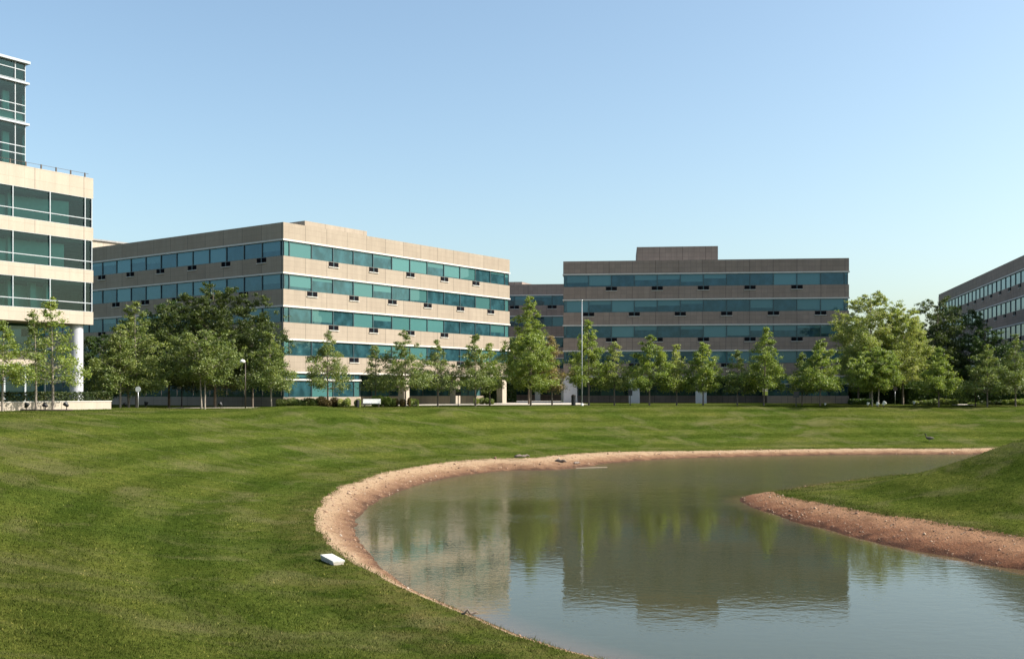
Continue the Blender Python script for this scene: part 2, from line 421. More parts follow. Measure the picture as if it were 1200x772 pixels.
# --- ground materials
def lawn_colour(nt):
    l = nt.links
    geo = N(nt, "ShaderNodeNewGeometry"); P = geo.outputs["Position"]
    at = N(nt, "ShaderNodeAttribute"); at.attribute_name = 'sd'
    big = noise(nt, 0.11, 5, 0.6, P); med = noise(nt, 0.7, 5, 0.65, P); fine = noise(nt, 6.0, 4, 0.7, P); tiny = noise(nt, 34.0, 2, 0.6, P)
    r1 = ramp(nt, [(0.34, (0.040, 0.062, 0.010)), (0.5, (0.054, 0.073, 0.0125)), (0.66, (0.072, 0.084, 0.017))]); l.new(big.outputs[0], r1.inputs[0])
    r2 = ramp(nt, [(0.34, (0.84, 0.87, 0.82)), (0.5, (1.0, 1.0, 1.0)), (0.68, (1.16, 1.11, 1.14))]); l.new(med.outputs[0], r2.inputs[0])
    r3 = ramp(nt, [(0.34, (0.62, 0.66, 0.58)), (0.5, (1.0, 1.0, 1.0)), (0.68, (1.42, 1.34, 1.35))]); l.new(fine.outputs[0], r3.inputs[0])
    r4 = ramp(nt, [(0.36, (0.72, 0.74, 0.7)), (0.64, (1.28, 1.26, 1.3))]); l.new(tiny.outputs[0], r4.inputs[0])
    c = mixc(nt, 1, r1.outputs[0], r2.outputs[0], 'MULTIPLY'); c = mixc(nt, 1, c, r3.outputs[0], 'MULTIPLY'); c = mixc(nt, 1, c, r4.outputs[0], 'MULTIPLY')
    mid2 = noise(nt, 2.3, 4, 0.65, P); r5 = ramp(nt, [(0.34, (0.80, 0.83, 0.78)), (0.5, (1, 1, 1)), (0.66, (1.20, 1.14, 1.18))]); l.new(mid2.outputs[0], r5.inputs[0]); c = mixc(nt, 1, c, r5.outputs[0], 'MULTIPLY')
    # mower passes that follow the basin
    warp = math_(nt, 'ADD', at.outputs["Fac"], math_(nt, 'MULTIPLY', big.outputs[0], 1.2))
    st = math_(nt, 'SINE', math_(nt, 'MULTIPLY', warp, 1.45)); sf = maprange(nt, st, -0.3, 0.3, 0, 1)
    c = mixc(nt, 1, c, mixc(nt, sf, (0.83, 0.87, 0.82), (1.18, 1.14, 1.18)), 'MULTIPLY')
    # worn, drier patches
    dry = noise(nt, 0.23, 6, 0.68, P); dry.inputs["Distortion"].default_value = 0.6
    df = maprange(nt, dry.outputs[0], 0.50, 0.68, 0, 0.7)
    c = mixc(nt, df, c, mixc(nt, fine.outputs[0], (0.075, 0.08, 0.028), (0.17, 0.15, 0.07)))
    mpd = N(nt, "ShaderNodeMapping"); mpd.inputs["Scale"].default_value = (0.35, 1.3, 1); l.new(P, mpd.inputs[0])
    lush = noise(nt, 1.0, 3, 0.6, mpd.outputs[0]); c = mixc(nt, maprange(nt, lush.outputs[0], 0.69, 0.78, 0, 0.5), c, (0.020, 0.042, 0.008))
    edge = maprange(nt, at.outputs["Fac"], 0.0, 5.5, 0.55, 0.0)
    edge = math_(nt, 'MULTIPLY', edge, maprange(nt, med.outputs[0], 0.4, 0.65, 0, 1))
    c = mixc(nt, edge, c, (0.15, 0.11, 0.05))
    return c, P, fine, med

m, nt, n, l, p = mat('mown_lawn')
c, P, fine, med = lawn_colour(nt)
l.new(c, p.inputs["Base Color"]); p.inputs["Roughness"].default_value = 0.9; p.inputs["Specular IOR Level"].default_value = 0.0
hb = noise(nt, 14.0, 6, 0.75, P); b = N(nt, "ShaderNodeBump"); b.inputs["Strength"].default_value = 0.9; b.inputs["Distance"].default_value = 0.09
l.new(hb.outputs[0], b.inputs["Height"]); l.new(b.outputs[0], p.inputs["Normal"])
M['lawn'] = m

m, nt, n, l, p = mat('grass_blades')
c, P, fine, med = lawn_colour(nt)
at = N(nt, "ShaderNodeAttribute"); at.attribute_name = 'rnd'
rr = ramp(nt, [(0.0, (0.65, 0.75, 0.6)), (0.6, (1.15, 1.15, 1.0)), (0.90, (1.45, 1.35, 1.3)), (0.96, (2.8, 2.3, 2.6)), (1.0, (4.2, 3.4, 4.2))]); l.new(at.outputs["Fac"], rr.inputs[0])
c = mixc(nt, 1, c, rr.outputs[0], 'MULTIPLY')
l.new(c, p.inputs["Base Color"]); p.inputs["Roughness"].default_value = 0.7; p.inputs["Specular IOR Level"].default_value = 0.08
tl = N(nt, "ShaderNodeBsdfTranslucent"); l.new(c, tl.inputs[0]); mx = N(nt, "ShaderNodeMixShader"); mx.inputs[0].default_value = 0.35
l.new(p.outputs[0], mx.inputs[1]); l.new(tl.outputs[0], mx.inputs[2]); l.new(mx.outputs[0], n["Material Output"].inputs[0])
M['blades'] = m

def soil_mat(name):
    m, nt, n, l, p = mat(name)
    geo = N(nt, "ShaderNodeNewGeometry"); P = geo.outputs["Position"]
    a1 = N(nt, "ShaderNodeAttribute"); a1.attribute_name = 'sd'; a2 = N(nt, "ShaderNodeAttribute"); a2.attribute_name = 'sw'
    t = math_(nt, 'DIVIDE', a1.outputs["Fac"], a2.outputs["Fac"])
    n1 = noise(nt, 0.9, 5, 0.65, P); n2 = noise(nt, 9.0, 5, 0.7, P); n3 = noise(nt, 45, 2, 0.6, P)
    tt = math_(nt, 'ADD', t, math_(nt, 'MULTIPLY', math_(nt, 'SUBTRACT', n1.outputs[0], 0.5), 0.9))
    r = ramp(nt, [(0.0, (0.085, 0.046, 0.027)), (0.14, (0.17, 0.092, 0.052)), (0.4, (0.25, 0.148, 0.085)), (0.62, (0.35, 0.235, 0.142)), (0.88, (0.38, 0.268, 0.165)), (1.0, (0.22, 0.155, 0.085))]); l.new(tt, r.inputs[0])
    # the spit on the right is a redder, darker clay
    sp = N(nt, "ShaderNodeSeparateXYZ"); l.new(P, sp.inputs[0])
    red = math_(nt, 'MULTIPLY', maprange(nt, sp.outputs[0], 12.5, 14.0), maprange(nt, sp.outputs[1], 84, 78))
    c = mixc(nt, red, r.outputs[0], mixc(nt, 1, r.outputs[0], (0.80, 0.62, 0.54), 'MULTIPLY'))
    r2 = ramp(nt, [(0.3, (0.6, 0.58, 0.56)), (0.5, (1, 1, 1)), (0.72, (1.3, 1.3, 1.3))]); l.new(n2.outputs[0], r2.inputs[0])
    r3 = ramp(nt, [(0.35, (0.75, 0.75, 0.75)), (0.65, (1.2, 1.2, 1.2))]); l.new(n3.outputs[0], r3.inputs[0])
    c = mixc(nt, 1, c, r2.outputs[0], 'MULTIPLY'); c = mixc(nt, 1, c, r3.outputs[0], 'MULTIPLY')
    l.new(c, p.inputs["Base Color"]); p.inputs["Roughness"].default_value = 0.95; p.inputs["Specular IOR Level"].default_value = 0.15
    b = N(nt, "ShaderNodeBump"); b.inputs["Strength"].default_value = 1.0; b.inputs["Distance"].default_value = 0.12
    l.new(n2.outputs[0], b.inputs["Height"]); l.new(b.outputs[0], p.inputs["Normal"])
    return m
M['soil'] = soil_mat('bare_clay_soil')

m, nt, n, l, p = mat('muddy_pond_water')
geo = N(nt, "ShaderNodeNewGeometry"); P = geo.outputs["Position"]
a1 = N(nt, "ShaderNodeAttribute"); a1.attribute_name = 'sd'
shallow = maprange(nt, a1.outputs["Fac"], -1.3, 0.0, 0.0, 1.0)
c = mixc(nt, shallow, (0.046, 0.046, 0.018), (0.095, 0.066, 0.034))
l.new(c, p.inputs["Base Color"]); p.inputs["Roughness"].default_value = 0.02; p.inputs["IOR"].default_value = 1.33
sp = N(nt, "ShaderNodeSeparateXYZ"); l.new(P, sp.inputs[0])
mpw = N(nt, "ShaderNodeMapping"); mpw.inputs["Scale"].default_value = (0.75, 1.0, 1); l.new(P, mpw.inputs[0])
w1 = noise(nt, 2.6, 3, 0.55, mpw.outputs[0]); w2 = noise(nt, 9.0, 3, 0.6, mpw.outputs[0]); w3 = noise(nt, 0.6, 2, 0.5, mpw.outputs[0])
patch = noise(nt, 0.07, 3, 0.55, P)
far = maprange(nt, math_(nt, 'ADD', sp.outputs[1], math_(nt, 'MULTIPLY', patch.outputs[0], 44)), 72, 104, 0.0, 1.0)
amp = math_(nt, 'ADD', math_(nt, 'MULTIPLY', maprange(nt, patch.outputs[0], 0.35, 0.65, 0.35, 1.0), 0.08), math_(nt, 'MULTIPLY', far, 0.42))
l.new(maprange(nt, far, 0, 1, 0.015, 0.17), p.inputs['Roughness'])
h = math_(nt, 'ADD', math_(nt, 'MULTIPLY', w1.outputs[0], 1.0), math_(nt, 'MULTIPLY', w2.outputs[0], 0.16))
h = math_(nt, 'ADD', h, math_(nt, 'MULTIPLY', w3.outputs[0], 0.8))
b = N(nt, "ShaderNodeBump"); b.inputs["Strength"].default_value = 1.0; l.new(h, b.inputs["Height"]); l.new(math_(nt, 'MULTIPLY', amp, 0.075), b.inputs["Distance"]); l.new(b.outputs[0], p.inputs["Normal"])
M['water'] = m

lawn_sel = fr_ >= 1.0
soil_sel = fr_ < 1.0
o = link('lawn', sub_mesh('lawn', lawn_sel, [M['lawn']])); tag(o, 'mown green lawn that slopes down to the pond', 'lawn', kind='structure')
o = link('pond_bank', sub_mesh('pond_bank', soil_sel, [M['soil']])); tag(o, 'bare orange clay bank around the pond', 'bank', kind='structure')
o = link('pond_water', sub_mesh('pond_water', fd < 0.9, [M['water']], 0.0)); tag(o, 'muddy green pond with reflections of the offices', 'pond', kind='structure')

# --- grass blades (near ones small and dense, far ones sparser tufts)
PE_ = (wx(130.5, 97.5), 97.5)
def blades():
    n = 620000
    D = np.exp(rng.uniform(math.log(5.5), math.log(142), n))
    a = np.tan(np.radians(29)); x = D*rng.uniform(-a, a, n); y = D
    z, d, w = ground(x, y)
    keep = d/np.maximum(w, .1) > 1.0 + rng.normal(0, 0.05, n)
    keep &= (D < 60) | (rng.random(n) < 0.8)
    keep &= ~(((x-PE_[0])*-.829+(y-PE_[1])*.559 > 0) & (x < PE_[0]+1.5))
    x, y, z, D, d = x[keep], y[keep], z[keep], D[keep], d[keep]
    n = len(x)
    s = np.clip(D/13, 0.75, 3.2)
    clump = np.clip(fbm(x, y, 1.1, 77, 3)*0.5+0.9, 0.5, 1.6)
    hgt = rng.uniform(0.018, 0.045, n)*clump*np.clip(s, 0.8, 1.7); wid = rng.uniform(0.0035, 0.007, n)*s*1.25
    th = rng.uniform(0, 2*np.pi, n); ln = rng.uniform(0.2, 1.0, n)*hgt; ph = rng.uniform(0, 2*np.pi, n)
    v = np.empty((n, 3, 3))
    v[:, 0] = np.stack([x-np.cos(th)*wid, y-np.sin(th)*wid, z-0.008], 1)
    v[:, 1] = np.stack([x+np.cos(th)*wid, y+np.sin(th)*wid, z-0.008], 1)
    v[:, 2] = np.stack([x+np.cos(ph)*ln, y+np.sin(ph)*ln, z+hgt], 1)
    me = mesh_np('grass', v.reshape(-1, 3), np.arange(n*3), 3, [M['blades']], False, None,
                 {'sd': np.repeat(d, 3), 'rnd': np.repeat(rng.random(n), 3)})
    o = link('grass', me); tag(o, 'short grass blades growing over the lawn', 'grass', kind='stuff')
blades()

def turf_lip():
    n = 260000
    D = np.exp(rng.uniform(math.log(25), math.log(118), n)); x = D*rng.uniform(-.26, .62, n); y = D
    z, d, w = ground(x, y); e = d-w
    spit = (x > 12) & (y < 80) & (y > 30)
    keep = (e > -.25-.15*spit) & (e < .45+.5*spit) & (w > .2) & (rng.random(n) < np.clip(.35+1.2*fbm(x, y, .9, 91, 3)+.35*spit, 0, 1))
    x, y, z, D, d = x[keep], y[keep], z[keep], D[keep], d[keep]; n = len(x)
    hgt = rng.uniform(.05, .17, n)*(.7+.6*lattice_noise(x, y, 1.5, 93)); wid = rng.uniform(.008, .018, n)*np.clip(D/50, .7, 2)
    th = rng.uniform(0, 6.28, n); ph = rng.uniform(0, 6.28, n); ln = hgt*rng.uniform(.3, 1.1, n)
    v = np.empty((n, 3, 3))
    v[:, 0] = np.stack([x-np.cos(th)*wid, y-np.sin(th)*wid, z-.01], 1); v[:, 1] = np.stack([x+np.cos(th)*wid, y+np.sin(th)*wid, z-.01], 1)
    v[:, 2] = np.stack([x+np.cos(ph)*ln, y+np.sin(ph)*ln, z+hgt], 1)
    me = mesh_np('turf_edge', v.reshape(-1, 3), np.arange(n*3), 3, [M['blades']], False, None, {'sd': np.repeat(d*.2, 3), 'rnd': np.repeat(rng.random(n)*.8, 3)})
    tag(link('turf_edge', me), 'ragged tufts of longer grass along the top of the clay bank', 'grass', kind='stuff')
turf_lip()

# --- stones and clods on the bare bank
def pebbles():
    n = 60000
    D = np.exp(rng.uniform(math.log(26), math.log(116), n)); x = D*rng.uniform(-.24, .62, n); y = D
    z, d, w = ground(x, y); t = d/np.maximum(w, .1)
    keep = (t > 0.02) & (t < 1.04) & (w > 0.2) & (x < 60)
    x, y, z, D = x[keep], y[keep], z[keep], D[keep]; n = len(x)
    r = rng.lognormal(-3.5, 0.55, n)*np.clip(D/50, .7, 1.5)
    r = np.clip(r, 0.01, 0.22)
    octa = np.array([[1,0,0],[0,1,0],[-1,0,0],[0,-1,0],[0,0,.7],[0,0,-.5]], float)
    V = octa[None]*rng.uniform(.6, 1.2, (n, 6, 1))*r[:, None, None]
    a = rng.uniform(0, 6.28, n); ca, sa = np.cos(a)[:, None], np.sin(a)[:, None]
    V = np.stack([V[:,:,0]*ca-V[:,:,1]*sa*.8, V[:,:,0]*sa+V[:,:,1]*ca*.8, V[:,:,2]], 2)+np.stack([x, y, z], 1)[:, None]
    f = np.array([[0,1,4],[1,2,4],[2,3,4],[3,0,4],[1,0,5],[2,1,5],[3,2,5],[0,3,5]])
    idx = (f[None]+np.arange(n)[:, None, None]*6).ravel()
    m, nt, nn, l, p = mat('bank_stones'); at = N(nt, "ShaderNodeAttribute"); at.attribute_name = 'rnd'
    r_ = ramp(nt, [(0.0, (0.10, 0.055, 0.035)), (0.35, (0.26, 0.15, 0.095)), (0.8, (0.36, 0.24, 0.155)), (0.98, (0.40, 0.30, 0.21)), (1.0, (0.55, 0.48, 0.40))]); l.new(at.outputs["Fac"], r_.inputs[0])
    l.new(r_.outputs[0], p.inputs["Base Color"]); p.inputs["Roughness"].default_value = .95
    me = mesh_np('gravel', V.reshape(-1, 3), idx, 3, [m], False, None, {'rnd': np.repeat(rng.random(n), 6)})
    o = link('gravel', me); tag(o, 'clods and stones scattered on the clay bank', 'gravel', kind='stuff')
pebbles()

# --- paved areas (sheets above the ground)
def sheet(name, poly, z, material, label):
    mb = MB(); mb.prism(poly, z-0.03, z); o = link(name, mb.mesh(name, [material])); tag(o, label, 'paving', kind='structure'); return o
sheet('plaza', [(-17, 137.5), (4, 145.5), (10.5, 147), (10.5, 168.0), (9, 168), (9, 200), (-.3, 200), (-1, 165.5), (-20, 139)], G+0.05, M['concrete'], 'pale paved plaza along the office fronts')
sheet('path', [(-37.5, 116.5), (-27.2, 118.5), (-27.2, 122), (-37.5, 120)], G+0.06, M['concrete'], 'pale concrete path before the shaded office wall')
sheet('footpath', [(wx(1116,142), 142), (wx(1142,142), 142), (wx(1142,152), 152), (wx(1116,152), 152)], G+0.07, M['concrete'], 'grey footpath between the shrubs at the right')

# ------------------------------------------------------------------ buildings
class Face:
    """vertical plane: start point at its left end seen from outside, unit direction along it"""
    def __init__(s, P, a):
        s.P = P; L = math.hypot(*a); s.a = (a[0]/L, a[1]/L); s.i = (-s.a[1], s.a[0]); s.rz = math.atan2(s.a[1], s.a[0])
    def pt(s, t, inn=0.0): return (s.P[0]+s.a[0]*t+s.i[0]*inn, s.P[1]+s.a[1]*t+s.i[1]*inn)

def footprint(face, L, depth, grow=0.0, t0=0.0, inn=0.0):
    return [face.pt(t0-grow, inn-grow), face.pt(L+grow, inn-grow), face.pt(L+grow, depth+grow), face.pt(t0-grow, depth+grow)]

class Building:
    def __init__(s, name, label, base):
        s.root = empty(name, (base[0], base[1], G), label, 'office building'); s.b = base
        s.wins = 0; s.cache = {}; s.overflow = []
    def rel(s, p, z=0.0): return (p[0]-s.b[0], p[1]-s.b[1], z-G)
    def relpoly(s, poly): return [(p[0]-s.b[0], p[1]-s.b[1]) for p in poly]
    def solid(s, name, polys, material, parent=None):
        """polys: list of (polygon in world xy, z0, z1)"""
        mb = MB()
        for poly, z0, z1 in polys: mb.prism(s.relpoly(poly), z0-G, z1-G)
        return link(name, mb.mesh(name, [material]), parent or s.root)
    def faceobj(s, name, mb, mats, face, t, z, inn=0.0, parent=None):
        p = s.rel(face.pt(t, inn), z); return link(name, mb.mesh(name, mats), parent or s.root, p, face.rz)
    def window(s, face, t, w, z0, z1, glass, frame, inn=0.14, bar=0.06, lines=(), verts_=(), deep=0.10):
        key = (round(w, 3), round(z1-z0, 3), glass.name, frame.name, lines, verts_, bar)
        if key not in s.cache:
            h = z1-z0; mb = MB(); d0, d1 = -deep, -0.004
            mb.box(0, bar, d0, d1, 0, h); mb.box(w-bar, w, d0, d1, 0, h)
            mb.box(bar, w-bar, d0, d1, 0, bar*.8); mb.box(bar, w-bar, d0, d1, h-bar*.8, h)
            for lz in lines: mb.box(bar, w-bar, d0+.01, d1, lz-.04, lz+.04)
            for lx in verts_: mb.box(lx-.02, lx+.02, d0+.03, d1, bar, h-bar)
            pb = MB(); pb.face([(0.01,0,0.01),(w-.01,0,0.01),(w-.01,0,h-.01),(0.01,0,h-.01)], [(0,0),(1,0),(1,1),(0,1)])
            s.cache[key] = (mb.mesh('window', [frame]), pb.mesh('pane', [glass]))
        wm, pm = s.cache[key]
        o = link('window', wm, s.root, s.rel(face.pt(t, inn), z0), face.rz)
        link('pane', pm, o)
        s.wins += 1
        return o
    def window_row(s, face, ts, z0, z1, glass, frame, **k):
        for a, b_ in zip(ts[:-1], ts[1:]): s.window(face, a, b_-a, z0, z1, glass, frame, **k)
    def window_mass(s, face, rows, glass, frame, inn=0.14):
        """panes nobody sees clearly: one part for all of them"""
        mb = MB()
        for ts, z0, z1 in rows:
            for a, b_ in zip(ts[:-1], ts[1:]):
                A = s.rel(face.pt(a+.05, inn), z0); B = s.rel(face.pt(b_-.05, inn), z0); h = z1-z0
                mb.face([A, B, (B[0], B[1], B[2]+h), (A[0], A[1], A[2]+h)], [(0,0),(1,0),(1,1),(0,1)])
                A2 = face.pt(b_-.05, inn-.06); B2 = face.pt(b_+.05, inn-.06); C2 = face.pt(b_+.05, inn-.01); D2 = face.pt(b_-.05, inn-.01)
                mb.prism(s.relpoly([A2, B2, C2, D2]), z0-G, z1-G, 1)
        o = link('window', mb.mesh('window', [glass, frame]), s.root); o['kind'] = 'stuff'
    def vent(s, face, t, ztop, sill, w=1.7, h=0.62):
        if ('vent', w) not in s.cache:
            mb = MB()
            for x0, x1 in ((-w/2, -0.07), (0.07, w/2)): mb.box(x0, x1, -0.03, 0.02, -h, -0.03, 0)
            mb.box(-0.07, 0.07, -0.05, 0.02, -h, -0.03, 1)
            sb = MB(); sb.box(-w/2-.05, w/2+.05, -0.12, 0.02, -h-.09, -h, 0)
            s.cache[('vent', w)] = (mb.mesh('vent', [M['darkvoid'], M['mullion']]), sb.mesh('sill', [sill]))
        a, b_ = s.cache[('vent', w)]
        o = link('vent', a, s.root, s.rel(face.pt(t, 0), ztop), face.rz); link('sill', b_, o)

LV = [24.76, 20.76, 16.76, 12.76, 8.76]       # ledge levels shared by the family of blocks
TOPZ = 26.85
WH = 1.95                                      # ledge centre down to window foot
def block(B, face, L, depth, stone, trim, base_zone=True):
    fp = footprint(face, L, depth)
    bands = [(fp, LV[0]+.10, TOPZ)]
    for a, b_ in zip(LV[:-1], LV[1:]): bands.append((fp, b_+.10, a-WH))
    B.solid('wall', bands, stone)
    fpt = footprint(face, L, depth, 0.09)
    for z in LV: B.solid('ledge', [(fpt, z-.10, z+.10)], trim)
    inner = footprint(face, L-1.2, depth-1.2, 0, 1.2, 1.2)
    B.solid('inner_core', [(inner, 8.9, TOPZ-2)], M['darkvoid'])
    r = footprint(face, L-.4, depth-.4, 0, .4, .4)
    B.solid('roof', [(r, TOPZ+.005, TOPZ+.04)], M['roof'])
    cope = footprint(face, L, depth, .05)
    return fp

# ---- B: the sunlit block in the left centre
PB = (wx(332, 129.5), 129.5)
fB = Face(PB, (27.2, 37.3)); LB = 46.16
DB = 62.0
bB = Building('office_building', 'five storey beige office block whose long right face is sunlit', PB)
block(bB, fB, LB, DB, M['stone'], M['trim'])
fBs = Face(fB.pt(0, DB), (-fB.i[0], -fB.i[1]))       # shaded left face, t = DB at the corner
tl = [0.14, 1.05] + [1.05+3.66*k for k in range(1, 13)] + [LB-.14]
tsh = [DB-.14] + [DB-0.55-3.36*k for k in range(0, 17)]; tsh = tsh[::-1]
vis = [t for t in tsh if t > DB-45]
hid = [t for t in tsh if t <= DB-44]
for k, z in enumerate(LV[:4]):
    bB.window_row(fB, tl, z-WH, z-.10, M['glass_lit'], M['mullion'])
    if k < 3:
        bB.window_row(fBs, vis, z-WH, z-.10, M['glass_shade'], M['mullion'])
    for j in range(1, 12):
        if (j+k) % 2 == 0: bB.vent(fB, 1.05+3.66*j, z-WH, M['trim'])
    for j in range(0, 13):
        if (j+k) % 2 == 0: bB.vent(fBs, DB-0.55-3.36*(j+1), z-WH, M['trim'])
mass = [(tsh, LV[3]-WH, LV[3]-.10)] + [(hid, z-WH, z-.10) for z in LV[:3]]
bB.window_mass(fBs, mass, M['glass_shade'], M['mullion'])
# ground storey: glazed corner, then an arcade on square piers
fp1 = [fB.pt(.25, .25), fB.pt(13.3, .25), fB.pt(13.3, 5.2), fB.pt(LB-.3, 5.2), fB.pt(LB-.3, DB-.3), fB.pt(.25, DB-.3)]
bB.solid('wall', [([fB.pt(0,0), fB.pt(13.3,0), fB.pt(13.3,5.0), fB.pt(LB,5.0), fB.pt(LB,DB), fB.pt(0,DB)], G-.3, 5.75)], M['stone'])
bB.solid('ledge', [(footprint(fB, 13.3, DB, .05), 7.78, 7.98)], M['trim'])
bB.window_row(fB, [.14, 1.05, 4.7, 8.4, 12.1, 13.2], 5.75, 7.78, M['glass_lit'], M['mullion'])
bB.window_row(fB, [.14, 1.05, 4.7, 8.4, 12.1, 13.2], 7.98, 8.66, M['glass_lit'], M['mullion'])
bB.window_row(Face(fB.pt(13.5, 5.0), fB.a), [0, 3.6, 7.2, 10.8, 14.4, 18.0, 21.6, 25.2, 28.8, 31.8], 5.75, 8.66, M['hall_glass'], M['mullion'])
bB.window_mass(fBs, [([t for t in tsh], 5.75, 7.78), (tsh, 7.98, 8.66)], M['hall_glass'], M['mullion'])
for t in (22.0, 33.2, 44.6):
    mb = MB(); mb.box(0, 1.08, 0, 1.08, 0, 8.66-G+.002)
    bB.faceobj('pier', mb, [M['stone_pale']], fB, t, G, 0.25)
# rooftop plant room
pen = MB()
poly = [fB.pt(7.2, 4), fB.pt(18.6, 4), fB.pt(18.6, 22), fB.pt(7.2, 22)]
bB.solid('penthouse', [(poly, TOPZ+.05, 28.3)], M['stone'])

# ---- C: shaded block right of centre
PC = (wx(660, 169), 169.0); QC = (wx(995, 164.6), 164.6)
fC = Face(PC, (QC[0]-PC[0], QC[1]-PC[1])); LC = math.hypot(QC[0]-PC[0], QC[1]-PC[1])
bC = Building('office_building', 'five storey shade toned office block standing in shade right of the flagpole', PC)
block(bC, fC, LC, 24, M['stone_shaded'], M['trim_grey'])
sp_ = (LC-.4-.75)/12
tc_ = [.14] + [.45+sp_*k for k in range(13)] + [LC-.14]
for k, z in enumerate(LV[:4]):
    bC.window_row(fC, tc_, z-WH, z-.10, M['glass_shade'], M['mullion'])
    for j in range(1, 12):
        if (j+k) % 2 == 0: bC.vent(fC, .45+sp_*j, z-WH, M['trim_grey'])
tR = LC*(898-660)/335+.4
bC.solid('wall', [([fC.pt(0,5), fC.pt(tR,5), fC.pt(tR,0), fC.pt(LC,0), fC.pt(LC,24), fC.pt(0,24)], G-.3, 5.75)], M['stone_shaded'])
bC.solid('ledge', [([fC.pt(tR,-.05), fC.pt(LC+.05,-.05), fC.pt(LC+.05,24), fC.pt(tR,24)], 7.50, 7.70)], M['trim_grey'])
tg = [tR+.1+k*(LC-.24-tR)/4 for k in range(5)]
bC.window_row(fC, tg, 5.75, 7.50, M['glass_shade'], M['mullion']); bC.window_row(fC, tg, 7.70, 8.66, M['glass_shade'], M['mullion'])
bC.window_row(Face(fC.pt(2.2, 5.0), fC.a), [(tR-2.25)*k/8 for k in range(9)], 5.75, 8.66, M['hall_glass'], M['mullion'])
for px_ in (745, 824):
    mb = MB(); mb.box(-.85, .85, 0, .9, 0, 8.66-G+.002)
    bC.faceobj('pier', mb, [M['column']], fC, LC*(px_-660)/335, G, .2)
mb = MB(); mb.box(0, 2.1, 0, 4.8, 0, 8.66-G+.002); bC.faceobj('pier', mb, [M['column']], fC, .05, G, .2)
fCp = [fC.pt(LC*(746-660)/335+.3, 3), fC.pt(LC*(841-660)/335+.6, 3), fC.pt(LC*(841-660)/335+.6, 15), fC.pt(LC*(746-660)/335+.3, 15)]
bC.solid('penthouse', [(fCp, TOPZ+.05, 29.35)], M['stone_shaded'])

# ---- F: the distant wing seen in the gap
PF = (wx(575, 206), 206.0)
fF = Face(PF, (1.0, -.10)); LF = 22.0
bF = Building('office_building', 'distant shade toned office wing filling the gap between the two larger blocks', PF)
block(bF, fF, LF, 20, M['stone_shaded'], M['trim_grey'])
tf_ = [.14] + [1.0+3.6*k for k in range(6)] + [LF-.14]
for k, z in enumerate(LV[:4]):
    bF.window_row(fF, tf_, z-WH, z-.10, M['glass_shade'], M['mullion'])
    for j in range(1, 6):
        if (j+k) % 2 == 1: bF.vent(fF, 1.0+3.6*j, z-WH, M['trim_grey'], 1.7)
bF.solid('wall', [(footprint(fF, LF, 20, 0, 0, 4.0), G-.3, 5.75)], M['stone_shaded'])
bF.window_row(Face(fF.pt(0, 4.0), fF.a), [3.6*k for k in range(7)], 5.75, 8.66, M['hall_glass'], M['mullion'])
for t in (4.0, 9.0, 14.0):
    mb = MB(); mb.box(-.5, .5, 0, .9, 0, 8.66-G+.002); bF.faceobj('pier', mb, [M['column']], fF, t, G, .2)
bF.solid('penthouse', [([fF.pt(-3, 4), fF.pt(wx(609.5, 209)-PF[0], 4), fF.pt(wx(635, 226)-PF[0], 19), fF.pt(-3, 19)], TOPZ+.05, 27.75)], M['stone_shaded'])

# ---- E: block running away on the right
fE = Face((wx(1100, 227), 227.0), (-(wx(1100, 227)-wx(1200, 161)), -66.0)); LE = 72.0
bE = Building('office_building', 'shade toned office block running away behind the trees at the right', fE.pt(LE))
block(bE, fE, LE, 26, M['stone_shaded'], M['trim_grey'])
te = [.14] + [1.0+3.05*k for k in range(23)] + [LE-.14]
for k, z in enumerate(LV[:4]):
    bE.window_row(fE, te, z-WH, z-.10, M['glass_pale'], M['mullion'])
    for j in range(1, 22):
        if (j+k) % 2 == 1: bE.vent(fE, 1.0+3.05*j, z-WH, M['trim_grey'], 1.5)
bE.solid('wall', [(footprint(fE, LE, 26, 0, 0, 0), G-.3, 8.6)], M['stone_shaded'])

def end_windows(B, face, L, glass):
    ts = [.2] + [1.0+3.6*k for k in range(int((L-1.5)/3.6)+1)] + [L-.2]
    B.window_mass(face, [(ts, z-WH, z-.10) for z in LV[:4]], glass, M['mullion'])
end_windows(bE, Face(fE.pt(LE), fE.i), 26, M['glass_shade'])
end_windows(bC, Face(fC.pt(LC), fC.i), 24, M['glass_shade'])
end_windows(bC, Face(fC.pt(0, 24), (-fC.i[0], -fC.i[1])), 24, M['glass_shade'])
end_windows(bB, Face(fB.pt(LB), fB.i), DB, M['glass_shade'])

# ---- D: far block behind the left one, only its roof edge shows
fD = Face((wx(60, 190), 190.0), (.62, .78)); 
bD = Building('office_building', 'far pale office block peeping over the roof at the far left', fD.P)
def farblock():
    z1 = wz(276.0, 190); L, dp = 66, 44
    fp = footprint(fD, L, dp)
    bD.solid('wall', [(fp, z1-2.4, z1), (fp, z1-6.4, z1-4.3), (fp, z1-10.4, z1-8.3), (fp, G-.2, z1-12.3)], M['stone_pale'])
    bD.solid('roof', [(footprint(fD, L, dp, .3), z1+.003, z1+.3)], M['roof'])
    ts = [0.2+3.6*k for k in range(18)]
    for z in (z1-2.4, z1-6.4, z1-10.4): bD.window_row(fD, ts, z-1.9, z, M['glass_shade'], M['mullion'])
    bD.solid('inner_core', [(footprint(fD, L-1, dp-1, 0, 1, 1), G, z1-1)], M['darkvoid'])
farblock()

